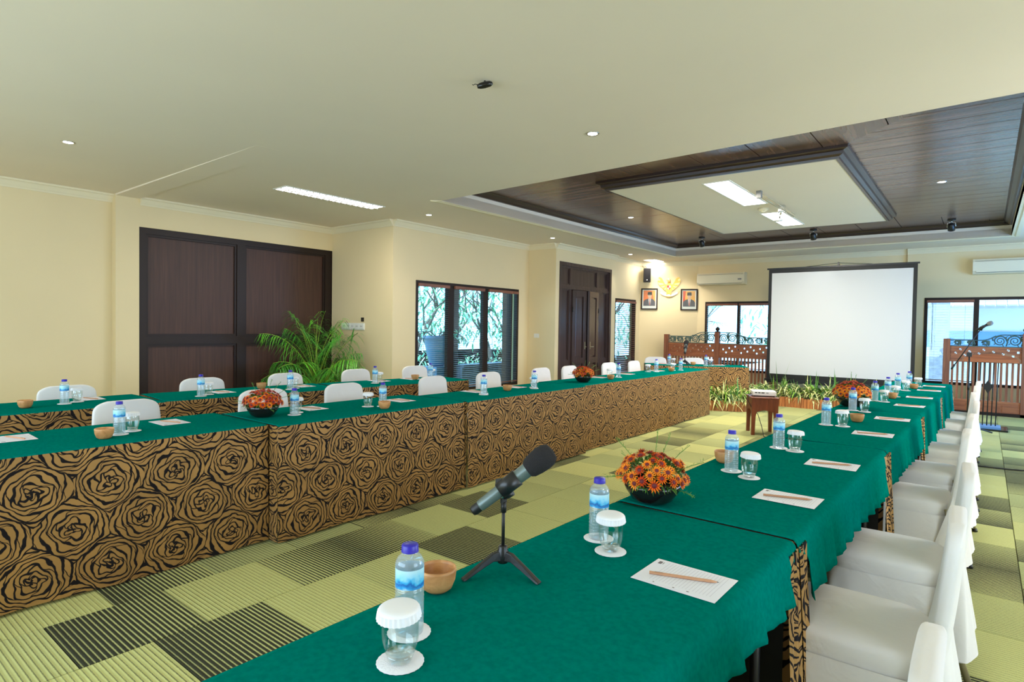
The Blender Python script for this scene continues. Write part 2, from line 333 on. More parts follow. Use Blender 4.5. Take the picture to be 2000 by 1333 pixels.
# ------------------------------------------------------------------ mesh helpers
class MB:
    def __init__(s): s.v = []; s.f = []; s.m = []; s.mats = []; s.uv = None; s.sm = []
    def mi(s, mat):
        if mat is None: return 0
        if mat not in s.mats: s.mats.append(mat)
        return s.mats.index(mat)
    def face(s, ids, mat=None, smooth=False): s.f.append(ids); s.m.append(s.mi(mat)); s.sm.append(smooth)
    def box(s, a, b_, mat=None, M=None):
        x0, y0, z0 = a; x1, y1, z1 = b_; k = len(s.v)
        P = [(x0, y0, z0), (x1, y0, z0), (x1, y1, z0), (x0, y1, z0), (x0, y0, z1), (x1, y0, z1), (x1, y1, z1), (x0, y1, z1)]
        if M is not None: P = [tuple(M @ Vector(p)) for p in P]
        s.v += P
        for q in ((0, 3, 2, 1), (4, 5, 6, 7), (0, 1, 5, 4), (1, 2, 6, 5), (2, 3, 7, 6), (3, 0, 4, 7)): s.face([k + i for i in q], mat)
        return s
    def lathe(s, prof, n=24, mat=None, c=(0, 0), M=None, cap=True, smooth=True, rfun=None):
        k = len(s.v)
        for j, (r, z) in enumerate(prof):
            for i in range(n):
                t = 2 * pi * i / n; R = r * (rfun(t, j) if rfun else 1)
                p = (c[0] + R * cos(t), c[1] + R * sin(t), z)
                if M is not None: p = tuple(M @ Vector(p))
                s.v.append(p)
        for j in range(len(prof) - 1):
            for i in range(n):
                a = k + j * n + i; b_ = k + j * n + (i + 1) % n
                s.face([a, b_, b_ + n, a + n], mat, smooth)
        if cap:
            if prof[0][0] > 1e-5: s.face([k + i for i in range(n)][::-1], mat)
            if prof[-1][0] > 1e-5: s.face([k + (len(prof) - 1) * n + i for i in range(n)], mat)
        return s
    def tube(s, pts, r, n=8, mat=None, smooth=True, cap=True):
        pts = [Vector(p) for p in pts]; k = len(s.v); L = len(pts)
        rs = r if isinstance(r, (list, tuple)) else [r] * L
        t0 = (pts[1] - pts[0]).normalized()
        ref = Vector((0, 0, 1)) if abs(t0.z) < 0.9 else Vector((1, 0, 0))
        nrm = t0.cross(ref).normalized()
        for j in range(L):
            t = (pts[min(j + 1, L - 1)] - pts[max(j - 1, 0)]).normalized()
            nrm = (nrm - t * nrm.dot(t)).normalized(); bi = t.cross(nrm)
            for i in range(n):
                a = 2 * pi * i / n
                s.v.append(tuple(pts[j] + (nrm * cos(a) + bi * sin(a)) * rs[j]))
        for j in range(L - 1):
            for i in range(n):
                a = k + j * n + i; b_ = k + j * n + (i + 1) % n
                s.face([a, a + n, b_ + n, b_], mat, smooth)
        if cap:
            s.face([k + i for i in range(n)], mat); s.face([k + (L - 1) * n + i for i in range(n)][::-1], mat)
        return s
    def cyl(s, p0, p1, r0, r1=None, n=16, mat=None, smooth=True): return s.tube([p0, p1], [r0, r1 if r1 is not None else r0], n, mat, smooth)
    def prism(s, poly, z0, z1, mat=None, M=None, side=None):
        k = len(s.v); n = len(poly)
        P = [(x, y, z0) for x, y in poly] + [(x, y, z1) for x, y in poly]
        if M is not None: P = [tuple(M @ Vector(p)) for p in P]
        s.v += P
        s.face([k + i for i in range(n)][::-1], mat); s.face([k + n + i for i in range(n)], mat)
        for i in range(n): j = (i + 1) % n; s.face([k + i, k + j, k + n + j, k + n + i], side or mat)
        return s
    def grid(s, fn, nu, nv, mat=None, smooth=True, uv=None, closed=False):
        k = len(s.v)
        for j in range(nv + 1):
            for i in range(nu + (0 if closed else 1)): s.v.append(tuple(fn(i / nu, j / nv)))
        w = nu if closed else nu + 1
        if uv is not None and s.uv is None: s.uv = {}
        for j in range(nv):
            for i in range(nu):
                i2 = (i + 1) % w if closed else i + 1
                if uv is not None: s.uv[len(s.f)] = [uv(i / nu, j / nv), uv((i + 1) / nu, j / nv), uv((i + 1) / nu, (j + 1) / nv), uv(i / nu, (j + 1) / nv)]
                s.face([k + j * w + i, k + j * w + i2, k + (j + 1) * w + i2, k + (j + 1) * w + i], mat, smooth)
        return s
    def sphere(s, c, r, n=12, m=8, mat=None, sc=(1, 1, 1)):
        M = Matrix.Translation(c) @ Matrix.Diagonal((sc[0], sc[1], sc[2], 1))
        return s.lathe([(max(1e-6, r * sin(pi * j / m)), -r * cos(pi * j / m)) for j in range(m + 1)], n, mat, M=M, cap=False)
    def mesh(s, name, mat=None):
        me = bpy.data.meshes.new(name); me.from_pydata(s.v, [], s.f)
        mats = s.mats if s.mats else [mat]
        for x in mats: me.materials.append(MATS[x if x is not None else mat])
        me.polygons.foreach_set('material_index', s.m); me.polygons.foreach_set('use_smooth', s.sm)
        if s.uv is not None:
            l = me.uv_layers.new(name='UVMap')
            for fi, cs in s.uv.items():
                st_ = me.polygons[fi].loop_start
                for q in range(4): l.data[st_ + q].uv = cs[q]
        me.update(); return me

def ob(name, mb, mat=None, parent=None, loc=None, rot=None, label=None):
    me = mb.mesh(name, mat) if isinstance(mb, MB) else mb
    o = bpy.data.objects.new(name, me); COL.objects.link(o)
    if parent is not None: o.parent = parent
    if loc is not None: o.location = loc
    if rot is not None: o.rotation_euler = rot
    if label: o['label'] = label
    return o
def bevel(o, w=0.004, seg=2):
    md = o.modifiers.new('bevel', 'BEVEL'); md.width = w; md.segments = seg; md.limit_method = 'ANGLE'; return o
def thing(name, label, cat, loc=(0, 0, 0), rz=0, group=None):
    o = bpy.data.objects.new(name, None); COL.objects.link(o); o.location = loc; o.rotation_euler = (0, 0, rz)
    o.empty_display_size = 0.05
    return tag(o, label, cat, group)
def tag(o, label, cat, group=None, kind=None):
    o['label'] = label; o['category'] = cat
    if group: o['group'] = group
    if kind: o['kind'] = kind
    return o
KIDS = {}
def dup(root, loc=None, rz=None, label=None, group=None, rot=None):
    def cp(o, par):
        c = o.copy(); COL.objects.link(c); c.parent = par
        for ch in o.children: cp(ch, c)
        return c
    r = cp(root, None)
    if loc is not None: r.location = loc
    if rz is not None: r.rotation_euler = (0, 0, rz)
    if rot is not None: r.rotation_euler = rot
    if label: r['label'] = label
    if group: r['group'] = group
    return r
def struct(name, mb, mat, label, cat, bev=None):
    o = ob(name, mb, mat); tag(o, label, cat, kind='structure')
    return o
ORD = ['first', 'second', 'third', 'fourth', 'fifth', 'sixth', 'seventh', 'eighth', 'ninth', 'tenth', 'eleventh', 'twelfth', 'thirteenth', 'fourteenth']
def rotz(a): return Matrix.Rotation(a, 4, 'Z')
def T(x, y, z): return Matrix.Translation((x, y, z))
def clip(poly, a, b_, c):
    out = []
    for i in range(len(poly)):
        p, q = poly[i], poly[(i + 1) % len(poly)]
        dp = a * p[0] + b_ * p[1] - c; dq = a * q[0] + b_ * q[1] - c
        if dp <= 0: out.append(p)
        if dp * dq < 0: t = dp / (dp - dq); out.append((p[0] + (q[0] - p[0]) * t, p[1] + (q[1] - p[1]) * t))
    return out

# ------------------------------------------------------------------ the room shell
H = 3.0
TH = 0.15
# floor slab and carpet tiles
fl = struct('floor', MB().box((-9.1, -3.1, -0.12), (3.3, 14.4, -0.006)), 'soil', 'carpeted floor of the meeting room, green and charcoal tiles', 'floor')
def tile_mesh(d00, d10, d01, d11, tone):
    me = bpy.data.meshes.new('carpet_tile')
    g = 0.0012
    e = 0.25 - g; i_ = 0.25 - g - 0.002
    vs = [(-e, -e, -0.006), (e, -e, -0.006), (e, e, -0.006), (-e, e, -0.006), (-i_, -i_, 0), (i_, -i_, 0), (i_, i_, 0), (-i_, i_, 0)]
    me.from_pydata(vs, [], [(4, 5, 6, 7), (0, 1, 5, 4), (1, 2, 6, 5), (2, 3, 7, 6), (3, 0, 4, 7)])
    at_ = me.color_attributes.new('tint', 'FLOAT_COLOR', 'POINT')
    cs = [(d00, tone, 0, 1), (d10, tone, 0, 1), (d11, tone, 0, 1), (d01, tone, 0, 1)] * 2
    for i, c in enumerate(cs): at_.data[i].color = c
    me.materials.append(MATS['carpet']); return me
TV = {}
def tile_variant(a, b_, tone):
    k = (a, b_, tone)
    if k not in TV: TV[k] = tile_mesh(a, a, b_, b_, tone)
    return TV[k]
rt_ = random.Random(3)
fixed = {(-3.05, 1): (0.88, 0.45, 0.2), (-2.55, 1): (0.04, 0.0, 0.1)}
tiles = []
colx = [-8.85 + 0.5 * i + 0.0 for i in range(25)]
for ci, cx_ in enumerate(colx):
    cx_ = -3.05 + 0.5 * (ci - 12)
    off = rt_.choice([0, 0.12, 0.26, 0.38])
    if abs(cx_ + 3.05) < .01: off = -0.02
    if abs(cx_ + 2.55) < .01: off = 0.25
    yv = -3.2 + off; run = 0
    nxt = 0.0
    while yv < 14.2:
        yc = yv + 0.25
        r_ = rt_.random()
        if nxt > 0: a, e_, tone = nxt, rt_.choice([0.45, 0.85, 0.3]), 0.3; nxt = 0
        elif r_ < 0.16: a, e_, tone = 0.92, rt_.choice([0.45, 0.7, 0.3]), 0.3
        elif r_ < 0.26: a, e_, tone = 0.35, 0.9, 0.3; nxt = 0.9
        elif r_ < 0.42: a, e_, tone = 0.0, 0.16, 0.75
        elif r_ < 0.58: a, e_, tone = 0.2, 0.05, 0.9
        else: a, e_, tone = rt_.choice([0.0, 0.04, 0.08]), rt_.choice([0.0, 0.03, 0.08]), rt_.choice([0.0, 0.1, 0.35, 0.5])
        if abs(cx_ + 3.05) < .01:
            for yy_, v in ((1.03, (0.93, 0.62, 0.2)), (1.53, (0.10, 0.02, 0.1)), (2.03, (0.25, 0.9, 0.3)), (2.53, (0.9, 0.3, 0.3)), (3.03, (0.05, 0.0, 0.5)), (3.53, (0.85, 0.85, 0.3))):
                if abs(yc - yy_) < .06: a, e_, tone = v; nxt = 0
        if abs(cx_ + 2.55) < .01:
            for yy_, v in ((0.8, (0.0, 0.1, 0.1)), (1.3, (0.93, 0.6, 0.2)), (1.8, (0.02, 0.02, 0.1)), (2.3, (0.08, 0.0, 0.3)), (2.8, (0.88, 0.85, 0.2)), (3.3, (0.05, 0.05, 0.4)), (3.8, (0.03, 0.1, 0.5)), (4.05, (0.8, 0.8, 0.3))):
                if abs(yc - yy_) < .06: a, e_, tone = v; nxt = 0
        seen = 1 if (-3.6 < cx_ < -0.9 or -0.3 < cx_ < 0.7) and yc > 0.2 else 0
        tiles.append((0 if seen else 1, hypot(cx_, yc), cx_, yc, a, e_, tone))
        yv += 0.5
tiles.sort()
rest = MB(); rest_c = []
for i, (s_, d_, x, y, a, e_, tone) in enumerate(tiles):
    if i < 290:
        o = bpy.data.objects.new('carpet_tile', tile_variant(a, e_, tone)); COL.objects.link(o); o.parent = fl; o.location = (x, y, 0)
    else:
        k = len(rest.v); rest.v += [(x - .249, y - .249, 0), (x + .249, y - .249, 0), (x + .249, y + .249, 0), (x - .249, y + .249, 0)]
        rest.face([k, k + 1, k + 2, k + 3]); rest_c += [(a, tone, 0, 1)] * 2 + [(e_, tone, 0, 1)] * 2
me = rest.mesh('carpet_tiles_beyond', 'carpet'); at_ = me.color_attributes.new('tint', 'FLOAT_COLOR', 'POINT')
for i, c in enumerate(rest_c): at_.data[i].color = c
o = ob('carpet_tiles_beyond', me, parent=fl); o['kind'] = 'stuff'

# walls.  x/y runs with openings (u0,u1,z0,z1)
def wall_x(name, x, y0, y1, t, opens, label):      # a wall in the plane x = const (room side at x), thickness away from the room
    mb = MB(); xs = sorted((x, x + t)); cur = y0
    for (a, b_, z0, z1) in sorted(opens):
        mb.box((xs[0], cur, 0), (xs[1], a, H))
        if z0 > 0.01: mb.box((xs[0], a, 0), (xs[1], b_, z0))
        mb.box((xs[0], a, z1), (xs[1], b_, H)); cur = b_
    mb.box((xs[0], cur, 0), (xs[1], y1, H)); return struct(name, mb, 'wall_paint', label, 'wall')
def wall_y(name, y, x0, x1, t, opens, label):
    mb = MB(); ys = sorted((y, y + t)); cur = x0
    for (a, b_, z0, z1) in sorted(opens):
        mb.box((cur, ys[0], 0), (a, ys[1], H))
        if z0 > 0.01: mb.box((a, ys[0], 0), (b_, ys[1], z0))
        mb.box((a, ys[0], z1), (b_, ys[1], H)); cur = b_
    mb.box((cur, ys[0], 0), (x1, ys[1], H)); return struct(name, mb, 'wall_paint', label, 'wall')
XA, XB, XC, XD, XE = -8.78, -8.66, -7.10, -6.45, -6.55
YB = 13.8
wall_x('wall_left', XA, -3.0, 2.80, -TH, [], 'plain cream wall at the far left of the room')
wall_x('wall_left', XB, 2.80, 6.15, -TH, [(3.07, 6.02, 0, 2.62)], 'cream wall around the large dark panelled partition')
wall_y('wall_left', 6.0, XB, XC, TH, [], 'short cream return wall behind the palm')
wall_x('wall_left', XC, 6.15, 9.45, -TH, [(6.47, 9.13, 0.27, 2.11)], 'cream wall holding the three-pane garden window')
wall_y('wall_left', 9.45, XC - TH, XD, TH, [], 'narrow cream return wall beside the panelled double door')
wall_x('wall_left', XD, 9.60, 11.80, -TH, [(9.62, 11.56, 0, 2.65)], 'cream wall around the panelled double door')
wall_x('wall_left', XE, 11.80, 13.22, -TH, [(11.95, 12.98, 0.30, 2.07)], 'cream wall with the narrow wooden-blind window')
# diagonal wall
DW = Vector((1.2, 0.6, 0)).normalized(); DA = atan2(DW.y, DW.x); DM = T(XE, 13.2, 0) @ rotz(DA)
struct('wall_diagonal', MB().box((-0.05, 0, 0), (1.36, TH, H), M=DM), 'wall_paint', 'angled cream corner wall carrying the two portraits', 'wall')
wall_y('wall_back', YB, -5.36, -1.20, TH, [(-5.16, -2.9, 0.44, 2.04)], 'cream back wall behind the projection screen')
wall_y('wall_back', YB - 0.06, -1.20, 3.3, TH + .06, [(-0.91, 1.7, 0.44, 2.06)], 'cream back wall with the wide window at the right')
wall_x('wall_right', 3.2, -3.0, 14.0, TH, [(0.0, 2.5, 0.45, 2.45), (4.8, 7.4, 0.45, 2.45), (9.2, 11.8, 0.45, 2.45)], 'cream right wall with daylight windows')
wall_y('wall_rear', -3.0, -9.0, 3.3, -TH, [(-7.0, -0.2, 0.4, 2.6)], 'cream rear wall with a wide opening added for fill light')  # unseen wall, opened up for the added fill lamp
# window frames in the unseen walls
mb = MB()
for (a, b_) in ((0.0, 2.5), (4.8, 7.4), (9.2, 11.8)):
    for yy in (a, (a + b_) / 2 - .02, b_ - .04): mb.box((3.22, yy, .45), (3.28, yy + .04, 2.45))
    mb.box((3.22, a, .45), (3.28, b_, .5)); mb.box((3.22, a, 2.4), (3.28, b_, 2.45))
struct('window_5', mb, 'dark_frame', 'dark framed windows in the right wall', 'window')

# ceiling with the coffer opening
NX0, NY0, NX1, NY1 = -5.52, 5.45, 0.30, 5.20
FY0, FY1 = 12.56, 12.62
O = [(NX0, NY0), (NX1, NY1), (NX1, FY1), (-5.35, FY0)]
O[3] = (NX0 + .13, FY0)
mb = MB()
mb.prism([(-9.0, -3.1), (3.35, -3.1), (3.35, NY1), (NX1, NY1), (NX0, NY0), (-9.0, NY0)], H, H + .12)
mb.prism([(-9.0, NY0), (NX0, NY0), (O[3][0], FY0), (-9.0, FY0)], H, H + .12)
mb.prism([(NX1, NY1), (3.35, NY1), (3.35, FY1), (NX1, FY1)], H, H + .12)
mb.prism([(-9.0, FY0), O[3], (NX1, FY1), (3.35, FY1), (3.35, 14.2), (-9.0, 14.2)], H, H + .12)
ZW = 3.24
e = 0.02
for i in range(4):   # fascia around the opening
    p, q = O[i], O[(i + 1) % 4]; dx, dy = q[0] - p[0], q[1] - p[1]; L = hypot(dx, dy); nx, ny = dy / L, -dx / L
    mb.prism([p, q, (q[0] + nx * e, q[1] + ny * e), (p[0] + nx * e, p[1] + ny * e)][::-1], H + .001, ZW + .1)
ceil = struct('ceiling', mb, 'ceiling_paint', 'cream plaster ceiling around the recessed timber coffer', 'ceiling')
def offs(poly, d):
    n = len(poly); out = []
    for i in range(n):
        p0, p, p1 = Vector(poly[i - 1]), Vector(poly[i]), Vector(poly[(i + 1) % n])
        a = (p - p0).normalized(); b_ = (p1 - p).normalized()
        na, nb = Vector((-a.y, a.x)), Vector((-b_.y, b_.x)); k = (na + nb) / (1 + na.dot(nb))
        out.append(tuple(p + k * d))
    return out
def ring_mould(name, poly, steps, mat_x, mat_y, label, cat='trim', kind='structure', skip=()):
    # steps: list of (inset, z) profile; each side is one mitred moulding piece
    root = thing(name, label, cat); root['kind'] = kind
    rings = [offs(poly, i_) for i_, z in steps]
    for s_ in range(4):
        if s_ in skip: continue
        mb = MB(); k = 0
        for (r_, (i_, z)) in zip(rings, steps): mb.v += [(r_[s_][0], r_[s_][1], z), (r_[(s_ + 1) % 4][0], r_[(s_ + 1) % 4][1], z)]
        for j in range(len(steps)):
            j2 = (j + 1) % len(steps); mb.face([2 * j, 2 * j + 1, 2 * j2 + 1, 2 * j2])
        n_ = len(steps); mb.face([2 * j for j in range(n_)]); mb.face([2 * j + 1 for j in range(n_)][::-1])
        ob('moulding', mb, mat_x if s_ in (0, 2) else mat_y, root)
    return root
# cream lip of the opening
ring_mould('trim_1', O, [(-.10, H - .001), (-.10, H - .012), (-.05, H - .015), (-.03, H - .006), (0, H - .006), (0, H + .03)], 'trim_paint', 'trim_paint', 'cream moulding lip around the ceiling coffer', skip=(0,))
ring_mould('trim_2', O, [(0.002, ZW - .07), (.03, ZW - .07), (.05, ZW - .05), (.09, ZW - .03), (.11, ZW - .002), (0.002, ZW - .002)], 'cornice_wood_x', 'cornice_wood_y', 'dark timber moulding at the edge of the coffer')
# white dropped panel
PN = [(-3.90, 6.56), (-1.10, 6.62), (-1.13, 11.06), (-3.87, 10.98)]
ZP = 3.13
cof = thing('ceiling_coffer', 'dark stained timber plank lining of the recessed ceiling coffer', 'ceiling'); cof['kind'] = 'structure'
OI = offs(O, 0.0)
def zone(poly, axis, wid, mat):
    lo = min(p[axis] for p in poly); hi = max(p[axis] for p in poly); c = lo
    while c < hi - 1e-3:
        n_ = min(c + wid, hi)
        if axis == 0: q = clip(clip(poly, 1, 0, n_ - .005), -1, 0, -c - .005)
        else: q = clip(clip(poly, 0, 1, n_ - .005), 0, -1, -c - .005)
        if len(q) >= 3: ob('plank', MB().prism(q, ZW, ZW + .015), mat, cof)
        c = n_
Pn = [Vector(p) for p in PN]
zone([OI[0], OI[1], PN[1], PN[0]], 0, 0.60, 'plank_wood_y')
zone([OI[1], OI[2], PN[2], PN[1]], 1, 0.30, 'plank_wood_x')
zone([OI[2], OI[3], PN[3], PN[2]], 0, 0.60, 'plank_wood_y')
zone([OI[3], OI[0], PN[0], PN[3]], 1, 0.60, 'plank_wood_x')
ob('backing_board', MB().prism([(-5.8, 5.0), (.5, 5.0), (.5, 12.9), (-5.8, 12.9)], ZW + .016, ZW + .04), 'black_satin', cof)
ring_mould('trim_3', PN, [(.0, ZW - .001), (.0, ZW - .03), (.045, ZW - .045), (.05, ZW - .075), (.085, ZW - .09), (.09, ZP), (.12, ZP), (.12, ZW - .001)], 'cornice_wood_x', 'cornice_wood_y', 'heavy dark timber cornice around the white ceiling panel')
struct('ceiling_panel', MB().prism(offs(PN, .12), ZP + .004, ZP + .03), 'ceiling_paint', 'cream plaster panel in the middle of the timber coffer', 'ceiling')
struct('trim_4', MB().prism([(-8.66, H - .02), (-5.2, H - .0005), (-5.2, H + .01), (-8.66, H + .01)], -3.08, -2.80, M=Matrix.Rotation(pi / 2, 4, 'X')), 'ceiling_paint', 'shallow cream beam crossing the ceiling', 'beam')

# crown mouldings, one per wall run
def crown(name, p, q, side, label):
    p, q = Vector((p[0], p[1], 0)), Vector((q[0], q[1], 0)); d = (q - p).normalized(); nrm = Vector((-d.y, d.x, 0)) * side
    prof = [(0, -.10), (.012, -.10), (.018, -.085), (.03, -.07), (.055, -.03), (.075, -.018), (.08, 0), (0, 0)]
    mb = MB()
    for a, z in prof: mb.v += [tuple(p + nrm * a + Vector((0, 0, H + z - .001))), tuple(q + nrm * a + Vector((0, 0, H + z - .001)))]
    n_ = len(prof)
    for j in range(n_): j2 = (j + 1) % n_; mb.face([2 * j, 2 * j + 1, 2 * j2 + 1, 2 * j2])
    mb.face([2 * j for j in range(n_)]); mb.face([2 * j + 1 for j in range(n_)][::-1])
    struct(name, mb, 'trim_paint', label, 'trim')
dg0 = (XE, 13.2); dg1 = (-5.35, 13.8)
for i, (p, q, lab) in enumerate([((XA, -3), (XA, 2.8), 'cream crown moulding on the far left wall'), ((XB, 3.08), (XB, 6.0), 'cream crown moulding above the dark partition'),
    ((XB, 6.0), (XC, 6.0), 'cream crown moulding on the return wall behind the palm'), ((XC, 6.0), (XC, 9.45), 'cream crown moulding above the garden window'),
    ((XC, 9.45), (XD, 9.45), 'short cream crown moulding beside the double door'), ((XD, 9.45), (XD, 11.8), 'cream crown moulding above the double door'),
    ((XE, 11.8), dg0, 'cream crown moulding above the narrow blind window'), (dg0, dg1, 'cream crown moulding above the portraits'),
    (dg1, (-1.2, YB), 'cream crown moulding behind the projection screen'), ((-1.2, YB - .06), (3.2, YB - .06), 'cream crown moulding at the right of the back wall')]):
    crown('trim_%d' % (i + 5), p, q, -1, lab)

# ------------------------------------------------------------------ dark partition and double door
def panelled(root, x, y0, y1, z0, z1, rects, mat, frame_mat, depth=0.03, mould=0.025):
    """stile-and-rail board standing in the plane x (room side +x); rects are recessed panels (ya,yb,za,zb)"""
    ys = sorted({y0, y1} | {r[0] for r in rects} | {r[1] for r in rects}); zs = sorted({z0, z1} | {r[2] for r in rects} | {r[3] for r in rects})
    mb = MB()
    for i in range(len(ys) - 1):
        for j in range(len(zs) - 1):
            cy, cz = (ys[i] + ys[i + 1]) / 2, (zs[j] + zs[j + 1]) / 2
            if not any(r[0] < cy < r[1] and r[2] < cz < r[3] for r in rects): mb.box((x - depth, ys[i], zs[j]), (x, ys[i + 1], zs[j + 1]))
    ob('frame', mb, frame_mat, root)
    for (a, b_, c, d) in rects:
        p = ob('panel', MB().box((x - depth, a, c), (x - depth + .008, b_, d)), mat, root)
        m2 = MB()
        for (q0, q1) in (((a, c), (b_, c + mould)), ((a, d - mould), (b_, d)), ((a, c + mould), (a + mould, d - mould)), ((b_ - mould, c + mould), (b_, d - mould))):
            m2.box((x - depth + .008, q0[0], q0[1]), (x - depth * .35, q1[0], q1[1]))
        ob('bead', m2, frame_mat, p)
d1 = thing('door_1', 'large dark brown timber partition of four panels in the left wall', 'partition', (0, 0, 0)); d1['kind'] = 'structure'
panelled(d1, XB - .02, 3.07, 6.02, 0, 2.62, [(3.16, 4.38, 1.19, 2.54), (4.50, 5.88, 1.19, 2.54), (3.16, 4.38, .06, 1.08), (4.50, 5.88, .06, 1.08)], 'dark_wood', 'dark_frame', .05, .03)
d2 = thing('door_2', 'tall dark panelled double door with a three-part transom', 'door'); d2['kind'] = 'structure'
XX = XD - .03
def rect_frame(root, name, x, y0, y1, z0, z1, w, dep, mat):
    ob(name, MB().box((x - dep, y0, z0), (x, y0 + w, z1)).box((x - dep, y1 - w, z0), (x, y1, z1)).box((x - dep, y0 + w, z1 - w), (x, y1 - w, z1)), mat, root)
rect_frame(d2, 'door_frame', XD + .015, 9.57, 11.60, 0, 2.67, .07, .12, 'door_wood')
panelled(d2, XX, 9.64, 11.53, 2.20, 2.60, [(9.68, 10.00, 2.24, 2.57), (10.10, 11.04, 2.24, 2.57), (11.14, 11.49, 2.24, 2.57)], 'door_wood', 'door_wood', .04, .02)
panelled(d2, XX, 9.64, 10.06, 0, 2.20, [(9.69, 9.98, .74, 2.14), (9.69, 9.98, .10, .62)], 'door_wood', 'door_wood', .04, .02)
panelled(d2, XX, 11.08, 11.53, 0, 2.20, [(11.16, 11.48, .74, 2.14), (11.16, 11.48, .10, .62)], 'door_wood', 'door_wood', .04, .02)
ob('transom_rail', MB().box((XX - .04, 9.64, 2.15), (XX + .015, 11.53, 2.20)), 'door_wood', d2)
for hy, a0, sgn in ((10.06, 0.05, 1), (11.08, -0.16, -1)):
    lf = ob('door_leaf', MB().box((-.035, min(0, sgn * .50), .01), (-.02, max(0, sgn * .50), 2.14)), 'door_wood', d2, loc=(XX + .02, hy, 0), rot=(0, 0, -a0 if sgn > 0 else -a0))
    y0, y1 = (0.0, .50) if sgn > 0 else (-.50, 0.0)
    rr = [(y0 + .12, y1 - .12, .78, 2.02), (y0 + .12, y1 - .12, .12, .66)]
    ys = [y0, y0 + .12, y1 - .12, y1]; zs = [.01, .12, .66, .78, 2.02, 2.14]; mb = MB()
    for i in range(3):
        for j in range(5):
            if i == 1 and j in (1, 3): continue
            mb.box((-.02, ys[i], zs[j]), (0.01, ys[i + 1], zs[j + 1]))
    ob('frame', mb, 'door_wood', lf)
    for r_ in rr: bevel(ob('raised_panel', MB().box((-.02, r_[0] + .02, r_[2] + .03), (-.003, r_[1] - .02, r_[3] - .03)), 'door_wood', lf), .008, 2)
    for z in (.6, 1.75): ob('hinge', MB().cyl((.016, 0, z - .05), (.016, 0, z + .05), .009, n=8), 'black_satin', lf)
    ob('door_handle', MB().box((.01, sgn * .45 - .012, .95), (.016, sgn * .45 + .012, 1.1)).tube([(.012, sgn * .45, 1.0), (.05, sgn * .45, 1.0), (.055, sgn * .37, 1.0)], .008), 'brass_leg', lf)

# ------------------------------------------------------------------ windows with blinds
def window(name, M, w, z0, z1, divs, label, blinds=None, slat='blind_dark', tilt=8, pitch=.034, slat_w=.030, fw=.05, side=None, raised=None, head='blind_wood'):
    """local frame: x along the wall, y pointing out of the room"""
    root = thing(name, label, 'window'); root['kind'] = 'structure'; root.matrix_world = M
    mb = MB()
    mb.box((0, -.01, z0), (fw, .07, z1)).box((w - fw, -.01, z0), (w, .07, z1)).box((fw, -.01, z1 - fw), (w - fw, .07, z1)).box((fw, -.01, z0), (w - fw, .07, z0 + fw))
    ob('window_frame', mb, 'dark_frame', root)
    xs = [fw] + [k for d in divs for k in d] + [w - fw]
    for d in divs: ob('mullion', MB().box((d[0], -.005, z0 + fw), (d[1], .06, z1 - fw)), 'dark_frame', root)
    for i in range(0, len(xs), 2):
        a, b_ = xs[i], xs[i + 1]
        ob('pane', MB().box((a, .05, z0 + fw), (b_, .054, z1 - fw)), 'window_glass', root)
        if blinds is None or not blinds[i // 2]: continue
        bl = ob('blind_headrail', MB().box((a - .01, -.045, z1 - fw - .045), (b_ + .01, -.012, z1 - fw + .005)), head, root)
        bot = z0 + fw + .02
        if raised: bot = raised
        mb = MB(); z = bot + .03; n_ = 0
        while z < z1 - fw - .05:
            mb.box((a + .004, -slat_w / 2, -.0009), (b_ - .004, slat_w / 2, .0009), M=T(0, -.022, z) @ Matrix.Rotation(radians(tilt), 4, 'X')); z += pitch
        sl = ob('slats', mb, slat, root); sl['kind'] = 'stuff'
        ob('bottom_rail', MB().box((a, -.038, bot), (b_, -.008, bot + .016)), head, root)
        mb = MB()
        for c in (a + .12, b_ - .12): mb.box((c - .001, -.041, bot), (c + .001, -.040, z1 - fw - .04))
        ob('ladder_cord', mb, 'black_satin', root)
        ob('tilt_wand', MB().cyl((a + .08, -.05, z1 - fw - .05), (a + .08, -.05, z1 - fw - .05 - (z1 - z0) * .55), .004, n=6), 'black_satin', root)
    return root
def MW(x, y, ang): return T(x, y, 0) @ rotz(ang)
# wall in plane x: local x -> +y world, local y(out) -> -x : rotation +90
window('window_1', MW(XC, 6.47, pi / 2), 2.66, .27, 2.11, [(.72, .87), (1.62, 1.76), (2.44, 2.47)], 'dark three-pane garden window with lowered slatted blinds in left wall', [1, 1, 1, 1], tilt=5)
window('window_2', MW(XE, 11.95, pi / 2), 1.03, .30, 2.07, [], 'narrow window with wooden slatted blind beside the double door', [1], slat='blind_wood', tilt=22, pitch=.045, slat_w=.045)
window('window_3', MW(-5.16, YB, 0), 2.26, .44, 2.04, [(.74, .80), (1.5, 1.56)], 'back window left of the projection screen', [1, 1, 1], slat='white_plastic', tilt=3, pitch=.05, slat_w=.03)
window('window_4', MW(-.91, YB - .06, 0), 2.6, .44, 2.06, [(.74, .82), (1.7, 1.76)], 'wide back window right of the projection screen', [1, 0, 0], slat='white_plastic', tilt=3, pitch=.05, slat_w=.03)
# dark corridor behind the double door
struct('wall_corridor', MB().box((-7.9, 9.62, -.1), (-7.8, 11.9, 2.8)).box((-7.8, 9.62, -.1), (XD - TH, 9.66, 2.8)).box((-7.8, 11.85, -.1), (XE - TH, 11.9, 2.8)).box((-7.9, 9.6, 2.8), (XD - TH, 11.9, 2.86)), 'dark_wood', 'dark corridor behind the double door', 'wall')

